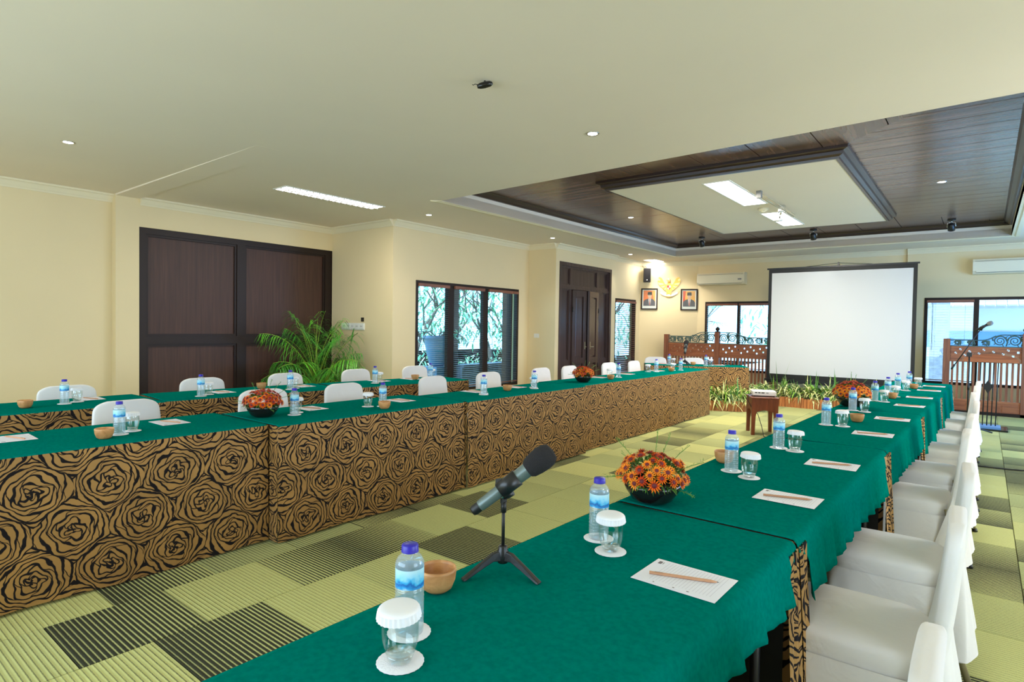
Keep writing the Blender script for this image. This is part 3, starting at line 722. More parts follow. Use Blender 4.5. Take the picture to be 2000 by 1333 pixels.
# ------------------------------------------------------------------ ceiling lights and fittings
def troffer(name, x0, x1, y0, y1, z, nl, label):
    r = thing(name, label, 'ceiling light', ((x0 + x1) / 2, (y0 + y1) / 2, z)); w, d = (x1 - x0) / 2, (y1 - y0) / 2
    f = MB().box((-w - .02, -d - .02, -.008), (-w, d + .02, .0)).box((w, -d - .02, -.008), (w + .02, d + .02, .0)).box((-w, -d - .02, -.008), (w, -d, .0)).box((-w, d, -.008), (w, d + .02, .0))
    ob('frame', f, 'white_plastic', r)
    ob('diffuser', MB().box((-w, -d, -.005), (w, d, -.001)), 'lamp_white', r)
    if nl:
        for i in range(1, nl): ob('louvre_blade', MB().box((-w, -d + 2 * d * i / nl - .004, -.02), (w, -d + 2 * d * i / nl + .004, -.006)), 'vent_grey', r)
        ob('centre_rib', MB().box((-.012, -d, -.022), (.012, d, -.006)), 'white_plastic', r)
    return r
troffer('fluorescent_ceiling_light', -6.70, -6.45, 3.84, 5.27, H, 16, 'long louvred fluorescent ceiling light above the left tables')
troffer('fluorescent_ceiling_light', -6.30, -6.02, 12.85, 14.0 - .25, H, 0, 'flat ceiling light near the angled portrait wall')
troffer('panel_ceiling_light', -2.67, -2.38, 7.00, 8.52, ZP + .004, 0, 'nearer rectangular light in the white coffer panel')
troffer('panel_ceiling_light', -2.65, -2.36, 9.26, 10.52, ZP + .004, 0, 'farther rectangular light in the white coffer panel, behind the projector mount')
area_light('troffer_left', (-6.57, 4.55, H - .03), (.25, 1.4), 30, (1, .96, .86), (0, 0, 0))
area_light('troffer_corner', (-6.16, 13.2, H - .03), (.28, 1.0), 16, (1, .95, .85), (0, 0, 0))
area_light('troffer_panel_near', (-2.52, 7.76, ZP - .02), (.28, 1.5), 75, (1, .91, .76), (0, 0, 0))
area_light('troffer_panel_far', (-2.50, 9.9, ZP - .02), (.28, 1.25), 90, (1, .91, .76), (0, 0, 0))
dl0 = None
DL = [(-6.54, 1.74, H, 'small round ceiling downlight at the far left of the photo'), (-2.58, 4.28, H, 'round ceiling downlight nearest the camera'),
      (-6.38, 6.05, H, 'round downlight right of the louvred ceiling light'), (-6.14, 8.87, H, 'round downlight before the double door'),
      (-6.07, 11.74, H, 'round downlight between double door and portraits'), (-4.66, 9.0, ZW, 'round downlight in the left timber planks of the coffer'),
      (-.46, 8.95, ZW, 'round downlight in the right timber planks of the coffer'), (-.45, 5.9, ZW, 'round downlight in the timber planks at the near coffer edge')]
for i, (x, y, z, lab) in enumerate(DL):
    if dl0 is None:
        dl0 = thing('downlight', lab, 'ceiling light', (x, y, z), group='small round downlights')
        ob('trim_ring', MB().lathe([(.040, -.001), (.040, -.004), (.052, -.005), (.056, -.001)], 24), 'chrome', dl0)
        ob('lamp', MB().lathe([(.001, -.003), (.040, -.003)], 20), 'lamp_down', dl0)
    else: dup(dl0, (x, y, z), label=lab)
    spot('downlight_beam', (x, y, z - .05), 20 if z == H else 10, size=100)
spot('portrait_beam', (-5.75, 12.65, 2.9), 120, size=95, rot=(radians(30), 0, 0))
spot('double_door_beam', (-5.9, 10.9, 2.9), 22, size=80, rot=(0, radians(-14), 0))
# three black ceiling spotlights on the far timber edge
sp0 = None
for i, (x, y, lab) in enumerate([(-4.5, 11.75, 'black adjustable ceiling spotlight at the left end of the coffer'), (-2.49, 11.90, 'black adjustable ceiling spotlight in the middle above the screen'), (-.47, 12.0, 'black adjustable ceiling spotlight at the right end of the coffer')]):
    if sp0 is None:
        sp0 = thing('ceiling_spotlight', lab, 'spotlight', (x, y, ZW), group='black spotlights on the coffer')
        ob('mount_plate', MB().lathe([(.06, 0), (.06, -.02), (.0001, -.022)], 20), 'black_plastic', sp0)
        ob('bracket', MB().tube([(0, 0, -.02), (0, .01, -.05)], .008).tube([(-.055, .01, -.12), (-.055, .01, -.055), (0, .01, -.045), (.055, .01, -.055), (.055, .01, -.12)], .005), 'chrome', sp0)
        ob('lamp_housing', MB().lathe([(.0001, .07), (.03, .068), (.045, .05), (.05, .0), (.052, -.05), (.045, -.052), (.04, -.03), (.0001, -.028)], 20, M=T(0, .015, -.125) @ Matrix.Rotation(radians(35), 4, 'X')), 'black_plastic', sp0)
    else: dup(sp0, (x, y, ZW), label=lab)
    spot('spotlight_beam', (x, y + .06, ZW - .25), 6, (.85, .92, 1), 70, rot=(radians(28), 0, 0))
# projector bracket on the panel
pm = thing('projector_ceiling_mount', 'silver projector arm bracket hanging below the white coffer panel', 'bracket', (-2.25, 8.6, ZP + .004))
ob('rail', MB().cyl((0, -.85, -.06), (0, .85, -.06), .010).cyl((.02, -.85, -.03), (.02, .85, -.03), .004, n=8), 'brass_leg', pm)
ob('end_clamp', MB().box((-.03, -.88, -.09), (.03, -.82, 0)), 'vent_grey', pm)
ob('bracket', MB().box((-.04, .18, -.08), (.04, .26, 0)).cyl((0, .22, -.05), (-.06, .32, -.16), .012).cyl((0, .22, -.05), (-.05, .12, -.15), .008), 'chrome', pm)
ob('mount_plate', MB().lathe([(.0001, -.19), (.06, -.19), (.065, -.18), (.05, -.16), (.0001, -.15)], 20, c=(-.08, .34)), 'white_plastic', pm)
ob('cross_bar', MB().box((-.14, .10, -.165), (.02, .12, -.155)), 'chrome', pm)
sd = thing('smoke_detector', 'round cream smoke detector between the two coffer panel lights', 'detector', (-2.52, 8.88, ZP + .004))
ob('body', MB().lathe([(.07, 0), (.07, -.02), (.055, -.035), (.0001, -.04)], 24), 'ac_white', sd)
ob('sensor_cap', MB().lathe([(.03, -.038), (.028, -.048), (.0001, -.05)], 20), 'ac_white', sd)
bgd = thing('hanging_clip', 'small black clip hanging under the cream ceiling near the camera', 'clip', (-2.60, 2.95, H))
ob('body', MB().lathe([(.0001, -.052), (.012, -.05), (.019, -.03), (.021, .0), (.018, .035), (.010, .05), (.0001, .053)], 16, M=T(.0, .0, -.028) @ rotz(radians(35)) @ Matrix.Rotation(radians(78), 4, 'Y')), 'black_gloss', bgd)
ob('hook', MB().tube([(-.035, -.03, -.028), (-.05, -.04, -.024), (-.06, -.045, -.03), (-.066, -.05, -.026)], .0022, 6), 'black_satin', bgd)
ob('stem', MB().cyl((0, 0, 0), (0, 0, -.02), .004, n=8), 'black_satin', bgd)

# ------------------------------------------------------------------ wall fittings
def ac(loc, rz, label, w=1.08):
    r = thing('air_conditioner', label, 'air conditioner', loc, rz)
    prof = [(0, 0), (-.17, .01), (-.21, .06), (-.21, .22), (-.18, .27), (0, .27)]
    mb = MB(); 
    for sx in (0, w):
        for (y, z) in prof: mb.v.append((sx, y, z))
    n = len(prof)
    for i in range(n): mb.face([i, (i + 1) % n, n + (i + 1) % n, n + i])
    mb.face(list(range(n))[::-1]); mb.face([n + i for i in range(n)])
    ob('casing', mb, 'ac_white', r)
    ob('louvre_flap', MB().box((.05, -.212, .035), (w - .05, -.206, .07)), 'ac_white', r)
    ob('vent_slot', MB().box((.05, -.214, .024), (w - .05, -.20, .030)).box((.03, -.2125, .232), (w - .03, -.205, .236)), 'vent_grey', r)
    ob('indicator', MB().box((w - .14, -.2125, .10), (w - .06, -.21, .13)), 'vent_grey', r)
    return r
ac((-5.30, YB, 2.42), 0, 'cream split air conditioner above the window left of the screen')
ac((-.20, YB - .06, 2.46), 0, 'cream split air conditioner above the window right of the screen', 1.15)
sk = thing('loudspeaker', 'small black loudspeaker mounted high on the angled corner wall', 'loudspeaker'); sk.matrix_world = DM @ T(.16, 0, 2.66)
bevel(ob('cabinet', MB().box((-.085, -.20, -.16), (.085, -.05, .17)), 'black_plastic', sk), .01)
ob('speaker_grille', MB().box((-.07, -.206, -.145), (.07, -.20, .155)), 'foam_black', sk)
ob('tweeter_dot', MB().lathe([(.0001, 0), (.014, .001)], 12, M=T(0, -.207, -.11) @ Matrix.Rotation(pi / 2, 4, 'X')), 'white_plastic', sk)
ob('bracket', MB().box((-.02, -.05, .06), (.02, 0, .1)).box((-.05, -.12, .17), (.05, 0, .185)), 'vent_grey', sk)
ob('cable', MB().tube([(0, -.03, .18), (-.04, -.02, .22), (-.09, -.01, .20), (-.12, -.006, .27)], .006, 6), 'black_satin', sk)
def portrait(u, z0, label, left):
    r = thing('framed_portrait', label, 'picture'); r.matrix_world = DM @ T(u, 0, z0)
    w, h_ = .39, .51
    f = MB().box((0, -.03, 0), (w, -.002, .03)).box((0, -.03, h_ - .03), (w, -.002, h_)).box((0, -.03, .03), (.03, -.002, h_ - .03)).box((w - .03, -.03, .03), (w, -.002, h_ - .03))
    ob('frame', f, 'dark_frame', r); ob('mat_board', MB().box((.03, -.012, .03), (w - .03, -.004, h_ - .03)), 'emblem_white', r)
    A = lambda poly, d, mat: MB().prism(poly, 0, .0008, M=T(0, -.0122 - d, 0) @ Matrix.Rotation(pi / 2, 4, 'X'), mat=mat)
    cx_ = .205 if left else .20
    ph = MB()
    def add(poly, d, mat): ph.prism(poly, 0, .0008, mat, M=T(0, -.0122 - d, 0) @ Matrix.Rotation(pi / 2, 4, 'X'))
    add([(.055, .09), (w - .055, .09), (w - .055, h_ - .05), (.055, h_ - .05)], 0, 'photo_orange' if left else 'photo_yellow')
    add([(.055, .09), (.12, .09), (.10, .25), (.12, h_ - .05), (.055, h_ - .05)] if not left else [(w - .12, .09), (w - .055, .09), (w - .055, h_ - .05), (w - .14, h_ - .05), (w - .10, .28)], .001, 'photo_red' if not left else 'photo_yellow')
    add([(.057, .09), (w - .057, .09), (w - .06, .19), (w - .09, .235), (cx_ + .05, .262), (cx_ - .05, .262), (.09, .235), (.06, .19)], .002, 'suit_grey')
    add([(cx_ - .03, .265), (cx_ - .012, .11), (cx_ + .012, .11), (cx_ + .03, .265)], .003, 'emblem_white')
    add([(cx_ - .008, .25), (cx_ - .011, .12), (cx_, .10), (cx_ + .011, .12), (cx_ + .008, .25)], .004, 'tie_red')
    add([(cx_ + .045 * cos(t) * (1 if sin(t) > 0 else .85), .325 + .062 * sin(t)) for t in [2 * pi * i / 20 for i in range(20)]], .004, 'skin')
    add([(cx_ - .022, .25), (cx_ + .022, .25), (cx_ + .024, .29), (cx_ - .024, .29)], .0035, 'skin')
    add([(cx_ - .052, .352), (cx_ + .052, .352), (cx_ + .048, .425), (cx_ + .02, .43), (cx_ - .048, .42)], .005, 'cap_black')
    for sx in (-1, 1): add([(cx_ + sx * .018 - .008, .332), (cx_ + sx * .018 + .008, .332), (cx_ + sx * .018 + .008, .337), (cx_ + sx * .018 - .008, .337)], .005, 'cap_black')
    add([(cx_ - .012, .288), (cx_ + .012, .288), (cx_ + .010, .292), (cx_ - .010, .292)], .005, 'tie_red')
    ob('photograph', ph, None, r)
    ob('glazing', MB().box((.03, -.0205, .03), (w - .03, -.0195, h_ - .03)), 'tumbler_glass', r)
portrait(.03, 1.85, 'left framed portrait of a person in dark suit, red tie and black cap', True)
portrait(.95, 1.84, 'right framed portrait of a person in dark suit and black cap', False)
# gold eagle emblem
em = thing('wall_emblem', 'golden eagle emblem with shield and white ribbon between the portraits', 'emblem'); em.matrix_world = DM @ T(.675, -.012, 2.37)
EM = Matrix.Rotation(pi / 2, 4, 'X')
def eprism(mb, poly, d0, d1_, mat): mb.prism(poly, d0, d1_, mat, M=EM)
for sg in (-1, 1):
    wing = ob('wing', MB(), 'gold', em) if False else None
    mbs = MB(); wobj = ob('wing', MB().prism([(sg * .03, .08), (sg * .09, .09), (sg * .17, .235), (sg * .215, .25), (sg * .20, .12), (sg * .12, -.05), (sg * .04, -.08)][::-sg], .0, .022, 'gold', M=EM), None, em)
    for k in range(10):
        a = radians(88 - k * 16); f_ = k / 9; L = .07 + .07 * sin(pi * min(1, f_ * 1.2)); bx, bz = sg * (.20 - .13 * f_), .20 - .20 * f_
        dx, dz = sg * cos(a) * L, sin(a) * L
        nx, nz = -dz * .17, dx * .17
        poly = [(bx - nx * .6, bz - nz * .6), (bx + dx * .8 - nx, bz + dz * .8 - nz), (bx + dx, bz + dz), (bx + dx * .8 + nx, bz + dz * .8 + nz), (bx + nx * .6, bz + nz * .6)]
        ob('feather', MB().prism(poly, .004 + .0015 * k, .016 + .0015 * k, 'gold_pale' if k % 2 else 'gold', M=EM), None, wobj)
bd = MB()
eprism(bd, [(-.05, -.12), (.05, -.12), (.07, 0), (.045, .10), (.02, .14), (-.02, .14), (-.045, .10), (-.07, 0)], .01, .035, 'gold')
ob('body', bd, None, em)
ob('head', MB().sphere((-.005, -.03, .19), .038, 12, 8, 'gold_pale').prism([(-.03, .20), (-.075, .185), (-.03, .175)], .02, .035, 'gold', M=EM).tube([(0, -.03, .12), (0, -.03, .18)], .028, 10, 'gold'), None, em)
sh = MB()
eprism(sh, [(-.045, .06), (.045, .06), (.045, .0), (0, -.055), (-.045, 0)], .035, .044, 'emblem_black')
for (pl, mt) in (([(-.04, .055), (-.003, .055), (-.003, .006), (-.04, .006)], 'emblem_red'), ([(.003, .055), (.04, .055), (.04, .006), (.003, .006)], 'emblem_white'), ([(-.04, 0), (-.003, 0), (-.003, -.045)], 'emblem_white'), ([(.003, 0), (.04, 0), (.003, -.045)], 'emblem_red')): eprism(sh, pl if pl[0][0] < 0 else pl, .044, .047, mt)
ob('shield', sh, None, em)
ob('tail', MB().prism([(-.04, -.11), (-.075, -.20), (-.04, -.215), (0, -.225), (.04, -.215), (.075, -.20), (.04, -.11)], .004, .02, 'gold', M=EM), None, em)
for sg in (-1, 1): ob('talon', MB().tube([(sg * .02, -.02, -.10), (sg * .05, -.03, -.15), (sg * .04, -.035, -.17)], .012, 8, 'gold'), None, em)
rb = MB()
for i in range(14):
    a0, a1 = radians(205 + i * 130 / 14), radians(205 + (i + 1) * 130 / 14); 
    rb.prism([(.23 * cos(a0), .23 * sin(a0) * .62 - .055), (.23 * cos(a1), .23 * sin(a1) * .62 - .055), (.19 * cos(a1), .19 * sin(a1) * .55 - .05), (.19 * cos(a0), .19 * sin(a0) * .55 - .05)], .02, .028, 'emblem_white', M=EM)
for sg in (-1, 1): rb.prism([(sg * .20, -.115), (sg * .245, -.06), (sg * .225, -.02), (sg * .185, -.09)][::sg], .016, .022, 'gold_pale', M=EM)
ob('ribbon', rb, None, em)
ss = thing('socket_strip', 'row of cream power sockets and switches on wall beside the palm', 'socket', (-8.35, 6.0, 1.36))
ob('back_plate', MB().box((-.02, -.012, -.06), (.58, 0, .05)), 'white_plastic', ss)
for i in range(5):
    f = ob('socket', bevel(ob('t', MB(), 'white_plastic'), 0).data if False else MB().box((.005 + i * .115, -.022, -.045), (.105 + i * .115, -.012, .04)), 'white_plastic', ss)
    ob('socket_hole', MB().box((.035 + i * .115, -.0235, -.008), (.045 + i * .115, -.022, .006)).box((.065 + i * .115, -.0235, -.008), (.075 + i * .115, -.022, .006)), 'black_satin', f)
ob('small_black_box', MB().box((.52, -.03, .075), (.56, 0, .14)), 'black_plastic', ss)
ls = thing('light_switch', 'cream double light switch on the return wall beside the double door', 'switch', (-6.88, 9.45, 1.22))
ob('plate', MB().box((-.06, -.01, -.04), (.06, 0, .04)), 'white_plastic', ls)
for i in (0, 1): ob('rocker', MB().box((-.045 + .05 * i, -.015, -.025), (-.005 + .05 * i, -.01, .025)), 'white_plastic', ls)

# ------------------------------------------------------------------ tables, skirts, cloths
def make_table(name, label, cat_group, L, Wd, cx_, cy_, rz, open_side, over, cloth_label, skirt_sides, seed, flaps=True, zt=.75, skirt_mat='rose_cloth'):
    """local frame: length along y, width along x.  The skirted front is at -x when open_side=+1, at +x when -1"""
    r = thing(name, label, 'table', (cx_, cy_, 0), rz, cat_group)
    w, l = Wd / 2, L / 2; o_ = open_side; rnd = random.Random(seed)
    ob('tabletop', MB().box((-w + .015, -l + .015, zt - .035), (w - .015, l - .015, zt - .008)), 'teak', r)
    for sy in (-1, 1):
        for sx in (-1, 1): ob('leg', MB().cyl((sx * (w - .07), sy * (l - .12), 0), (sx * (w - .07), sy * (l - .12), zt - .035), .014, n=8), 'black_plastic', r)
    # skirt: path of (x,y) hugging the table edge with soft folds; it starts with a flap turned round the open corner
    fx = -o_ * w
    def wav(t, z, amp): return amp * (1 - z / zt) * (sin(t * 9 + seed) * .6 + sin(t * 23 + seed * 2) * .4)
    zh = .012
    front = lambda s, t: (fx - o_ * (.004 + .010 * (1 - t) + wav(s * L, t * zt, .008)), -l + s * L, zh + t * (zt - .006 - zh) + (1 - t) * .006 * sin(s * L * 5 + seed))
    mb = MB(); mb.grid(front, 60, 6, uv=lambda s, t: (s * L * 1.0 + seed * .137, t * zt))
    ob('skirt_front', mb, 'rose_cloth' if skirt_mat == 'rose_cloth' else skirt_mat, r)
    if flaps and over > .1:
        lining = lambda s, t: (fx + o_ * .022, -l + .01 + s * (L - .02), .02 + t * (zt - .06))  # black sheets paint in the shade under the table
        ob('skirt_shade_sheet', MB().grid(lining, 4, 2), 'black_satin', r, label='black sheet standing in for shade behind the skirt')
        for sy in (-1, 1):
            ob('end_shade_sheet', MB().grid(lambda s, t, sy=sy: (fx + o_ * (.02 + s * (Wd - .04)), sy * (l - .012), .02 + t * (zt - .06)), 4, 2), 'black_satin', r, label='black sheet standing in for shade inside the table end')
    for sy in (-1, 1):
        if sy not in skirt_sides: continue
        side = lambda s, t, sy=sy: (fx + o_ * s * Wd, sy * (l - .002 + .004 * (1 - t)) + sy * wav(s * 2, t * zt, .004), zh + t * (zt - .006 - zh))
        ob('skirt_end', MB().grid(side, 20, 6, uv=lambda s, t: (s * Wd + .3 * sy, t * zt)), skirt_mat, r)
        if flaps:   # the end panel is folded round the open corner
            fw_ = .125
            flap = lambda s, t, sy=sy: (o_ * (w + .012 + .022 * (1 - t) * abs(sin(s * 9 + seed)) + .016 * (1 - t) + .006 * sin(s * 14 + t * 3)), sy * (l - s * fw_ * (.72 + .28 * (1 - t))) , zh + t * (zt - .02 - zh))
            ob('skirt_flap', MB().grid(flap, 10, 8, uv=lambda s, t: (s * fw_ + .6 + seed * .21, t * zt)), skirt_mat, r)
    # green top cloth
    c = thing('tablecloth', cloth_label, 'tablecloth', (cx_, cy_, zt - .007), rz, cat_group.replace('tables', 'green cloths') if cat_group else None)
    ov = over
    # profile across: front edge small turn, top, open side drop
    prof = [(-w - .003, -.032), (-w - .004, -.010), (-w + .004, .004), (-w + .02, .0075), (-w * .5, .0075), (0, .0075), (w * .5, .0075), (w - .02, .0075), (w - .004, .005), (w + .006, -.006), (w + .012, -.03)]
    nd = 6
    for k in range(1, nd + 1): prof.append((w + .012 + .02 * k / nd, -.03 - (ov - .03) * k / nd))
    nP = len(prof) - 1
    flap_w = .14 if (flaps and over > .1) else 0
    def cl(s, t):
        j = t * nP; i = min(int(j), nP - 1); f = j - i
        x = prof[i][0] + (prof[i + 1][0] - prof[i][0]) * f; z = prof[i][1] + (prof[i + 1][1] - prof[i][1]) * f
        y = -l + .003 + s * (L - .006)
        dr = max(0.0, -z - .03) / max(ov, .01)
        if dr > 0 and over > .1:
            y = y * (1 - min(1, dr * 5) * (.115 - .03 * dr) / l)
            x += .010 * dr * (sin(y * 38 + seed) + .6 * sin(y * 71 + 2 * seed)); z += .022 * dr * sin(y * 2.6 + seed)
        z += .0012 * sin(y * 6 + seed) * sin(x * 9) + .001
        return (o_ * x, y, z)
    mb = MB().grid(cl, 70, nP)
    co = ob('cloth', mb, 'green_cloth', c)
    md = co.modifiers.new('thickness', 'SOLIDIFY'); md.thickness = .0022; md.offset = 1 if o_ > 0 else -1
    if over > .1:   # short drop over both ends is hidden between tables; only a hem
        pass
    return r
G1, G2, G3 = 'tables of the right row', 'tables of the inner left row', 'tables of the outer left row'
def place(o_, *a): pass
A1 = radians(-1.05)
yy0 = [.14, 1.985, 3.83, 5.67, 7.50, 9.36]
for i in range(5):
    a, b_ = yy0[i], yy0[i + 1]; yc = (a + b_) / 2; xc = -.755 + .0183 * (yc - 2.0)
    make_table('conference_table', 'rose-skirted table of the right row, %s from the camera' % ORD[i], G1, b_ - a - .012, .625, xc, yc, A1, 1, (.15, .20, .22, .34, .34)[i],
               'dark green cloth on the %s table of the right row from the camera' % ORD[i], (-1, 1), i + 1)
for i, (a, b_, fx_, w_) in enumerate([(.14, 2.0, -3.555, .73), (2.0, 3.72, -3.455, .75), (3.72, 5.66, -3.43, .62), (5.66, 7.62, -3.49, .60), (7.62, 9.62, -3.50, .60)]):
    make_table('conference_table', 'rose-skirted table of the inner left row, %s from the camera' % ORD[i], G2, b_ - a - .012, w_, fx_ - w_ / 2, (a + b_) / 2, 0, -1, .06,
               'green cloth on the %s table of the inner left row from the camera' % ORD[i], (-1, 1), i + 11, flaps=False)
for i, (a, b_, fx_, w_, rz_) in enumerate([(.14, 2.02, -5.14, .72, 0), (2.03, 3.66, -5.09, .66, -5.5), (3.67, 5.30, -4.91, .62, -6.5)]):
    make_table('conference_table', 'rose-skirted table of the outer left row, %s from the camera' % ORD[i], G3, b_ - a - .012, w_, fx_ - w_ / 2, (a + b_) / 2, radians(rz_), -1, .06,
               'green cloth on the %s table of the outer left row from the camera' % ORD[i], (-1, 1), i + 21, flaps=False)
HA = radians(29.5)
HM = T(-4.70, 9.77, 0) @ rotz(HA)     # local x along the front, y back
hc = HM @ Vector((.875, .30, 0))
make_table('head_table', 'angled head table beyond the inner left row, behind plants', 'head tables', 1.75, .60, hc.x, hc.y, HA + pi / 2, 1, .03,
           'green cloth on the angled head table near the portraits', (-1, 1), 31, flaps=False)
for o_ in [x for x in bpy.data.objects if x.get('group') and 'head' in x['group']]: del o_['group']

# ------------------------------------------------------------------ chairs
def make_chair(name, label, group):
    """faces +y; floor at z=0"""
    r = thing(name, label, 'chair', group=group)
    zs, hw, hd = .455, .215, .22
    # back rest cover: rounded slab, tapered, leaning back
    def outline(t):     # superellipse
        c, s = cos(t), sin(t); n_ = 2 / 5.0
        return (abs(c) ** n_) * (1 if c > 0 else -1), (abs(s) ** n_) * (1 if s > 0 else -1)
    mb = MB(); zb0, zb1 = .40, .845
    def bk(s, t):
        # s around section (front/back), t height
        ang = 2 * pi * s; z = zb0 + (zb1 - zb0) * sin(t * pi / 2) ** 1.0
        hz = (z - zb0) / (zb1 - zb0)
        wtop = 1.0 if hz < .80 else sqrt(max(0.0, 1 - ((hz - .80) / .205) ** 3.2))
        w_ = (.232 - .030 * hz) * (.35 + .65 * wtop) if hz > .8 else (.232 - .030 * hz)
        c, s_ = outline(ang)
        th_ = .030 * (1 - .25 * hz) * (1 if t < .999 else .3)
        y = -hd - .005 - .050 * hz + th_ * s_ - .015 * (1 - (c * .9) ** 2) * (1 if s_ > 0 else .6) * sin(pi * min(hz, 1))
        return (w_ * c, y, z)
    mb.grid(bk, 36, 18, closed=True)
    k = len(mb.v); mb.face([k - 36 + i for i in range(36)])
    ob('backrest_cover', mb, 'chair_cotton', r)
    # seat
    prof = [(.0, .0), (.9, .0), (.98, -.012), (1.0, -.03), (1.0, -.075)]
    mb = MB()
    def st(s, t):
        a = 2 * pi * s; c, s_ = outline(a); j = t * 4; i = min(int(j), 3); f = j - i
        k1 = prof[i][0] + (prof[i + 1][0] - prof[i][0]) * f; dz = prof[i][1] + (prof[i + 1][1] - prof[i][1]) * f
        return (hw * c * k1, hd * s_ * k1, zs + dz + .012 * (1 - k1) )
    mb.grid(st, 40, 8, closed=True); ob('seat_cover', mb, 'chair_cotton', r)
    # skirt with folds
    def sk_(s, t):
        a = 2 * pi * s; c, s_ = outline(a); z = zs - .07 - t * .265
        fl_ = .006 + .030 * t + .007 * t * sin(a * 8) + .007 * t * sin(a * 13 + 1)
        x, y = (hw + fl_) * c, (hd + fl_) * s_
        if y < 0: y -= (.012 + .040 * t) * abs(s_) ** .5
        return (x, y, z + .006 * sin(a * 8) * t)
    ob('skirt', MB().grid(sk_, 96, 8, closed=True), 'chair_cotton', r)
    # tail of the cover falling from the back rest behind the chair
    def tail(s, t):
        wx = .226 + .026 * t; yb = -hd - .040 - .050 * t; yf = -hd - .015 + .11 * t; sl = yf - yb; tot = 2 * sl + 2 * wx; q = s * tot; z = .52 - t * .385
        if q < sl: x, y = -wx, yf - q
        elif q < sl + 2 * wx: x, y = -wx + (q - sl), yb
        else: x, y = wx, yb + (q - sl - 2 * wx)
        cr = .045; ax_ = abs(x)
        if ax_ > wx - cr and y < yb + cr:     # rounded corner
            u_, v_ = (ax_ - (wx - cr)) / cr, ((yb + cr) - y) / cr; n_ = max(1e-6, hypot(u_, v_)); m_ = max(u_, v_); x = (1 if x > 0 else -1) * (wx - cr + cr * u_ / n_ * m_); y = yb + cr - cr * v_ / n_ * m_
        w_ = t * (.009 * sin(s * 22) + .005 * sin(s * 41 + 1))
        if abs(y - yb) < .05: y -= w_
        else: x += w_ * (1 if x > 0 else -1)
        return (x, y, z + .006 * t * sin(s * 22))
    ob('back_tail', MB().grid(tail, 72, 8), 'chair_cotton', r)
    for sx in (-1, 1):
        l_ = ob('leg', MB().tube([(sx * .185, -.20, .42), (sx * .195, -.255, .15), (sx * .20, -.30, .012)], .0125, 10), 'brass_leg', r)
        ob('rubber_foot', MB().cyl((sx * .20, -.298, .022), (sx * .20, -.302, .0), .015, .016, n=10), 'black_satin', l_)
        l_ = ob('leg', MB().tube([(sx * .185, .17, .42), (sx * .19, .18, .012)], .0125, 10), 'brass_leg', r)
        ob('rubber_foot', MB().cyl((sx * .19, .18, .020), (sx * .19, .18, .0), .015, .016, n=10), 'black_satin', l_)
    return r
ch0 = make_chair('banquet_chair', '', 'white chairs along the right row')
RC = [1.26, 2.27, 3.10, 4.27, 5.12, 6.12, 7.0, 7.95, 8.75]
for i, y in enumerate(RC):
    loc = (-.325 + (.012 * (i % 3) - .01), y, 0); lab = 'white covered banquet chair on the right row, %s from the camera' % ORD[i]
    if i == 0: ch0.location = loc; ch0.rotation_euler = (0, 0, radians(90)); ch0['label'] = lab
    else: dup(ch0, loc, radians(90 + (-2, 1, 2, -1)[i % 4]), label=lab)
LC = [1.58, 2.57, 3.36, 4.52, 5.40, 6.52, 7.20, 8.36, 9.20]
for i, y in enumerate(LC):
    dup(ch0, (-4.375 - .02 * (i % 2), y, 0), radians(-90 + (2, -2, 1)[i % 3]), label='white covered chair behind the inner left row, %s from the camera' % ORD[i], group='white chairs behind the inner left row')
for i, y in enumerate([1.59, 2.67, 3.58, 4.51, 5.45]):
    dup(ch0, (-5.73, y, 0), radians(-90 + (1, -3, 2)[i % 3]), label='white covered chair behind the outer left row, %s from the camera' % ORD[i], group='white chairs behind the outer left row')
for i, u in enumerate((.25, .95)):
    p = HM @ Vector((u, .80, 0)); dup(ch0, p, HA + pi, label='white covered chair behind the angled head table, %s one' % ('left' if i == 0 else 'right'), group='white chairs behind the head table')

# ------------------------------------------------------------------ table settings
ZT = .7525
bo = thing('water_bottle', '', 'bottle', group='water bottles on the tables')
prof = [(.0001, .004), (.020, .003), (.0285, .0), (.030, .006)]
z = .010
while z < .088: prof += [(.0305, z), (.0288, z + .0045), (.0305, z + .009)]; z += .0095
prof += [(.0305, .095), (.0295, .098), (.0295, .140), (.0305, .143), (.0295, .150), (.0245, .159), (.0175, .166), (.0155, .169), (.0155, .178)]
ob('bottle_body', MB().lathe(prof, 28, cap=False), 'bottle_plastic', bo)
wp = [(.0001, .006), (.0275, .006), (.0280, .15), (.0001, .1505)]
ob('water', MB().lathe(wp, 20, cap=False), 'water_fill', bo)
ob('label_band', MB().lathe([(.0300, .099), (.0300, .139)], 28, cap=False), 'bottle_label', bo, label='blue and white wrap label')
ob('bottle_cap', MB().lathe([(.0165, .169), (.0182, .170), (.0182, .1725), (.0172, .173), (.0172, .1835), (.0160, .1855), (.0001, .1855)], 28, rfun=lambda t, j: 1 + .02 * (1 if j in (3, 4) and int(t * 28 / (2 * pi)) % 2 else 0)), 'cap_blue', bo, label='violet blue screw cap')
gl = thing('drinking_glass', '', 'glass', group='covered drinking glasses on the tables')
gp = [(.0001, .002), (.022, .002), (.0245, .006), (.030, .022), (.0345, .045), (.0352, .065), (.0335, .088), (.0320, .100), (.0305, .100), (.0320, .086), (.0336, .065), (.0328, .046), (.0285, .024), (.0240, .018), (.0001, .016)]
ob('tumbler', MB().lathe(gp, 32, cap=False), 'tumbler_glass', gl)
ob('thick_base', MB().lathe([(.0001, .003), (.0215, .003), (.0235, .007), (.0270, .017), (.0001, .0155)], 28, cap=False), 'base_glass', gl)
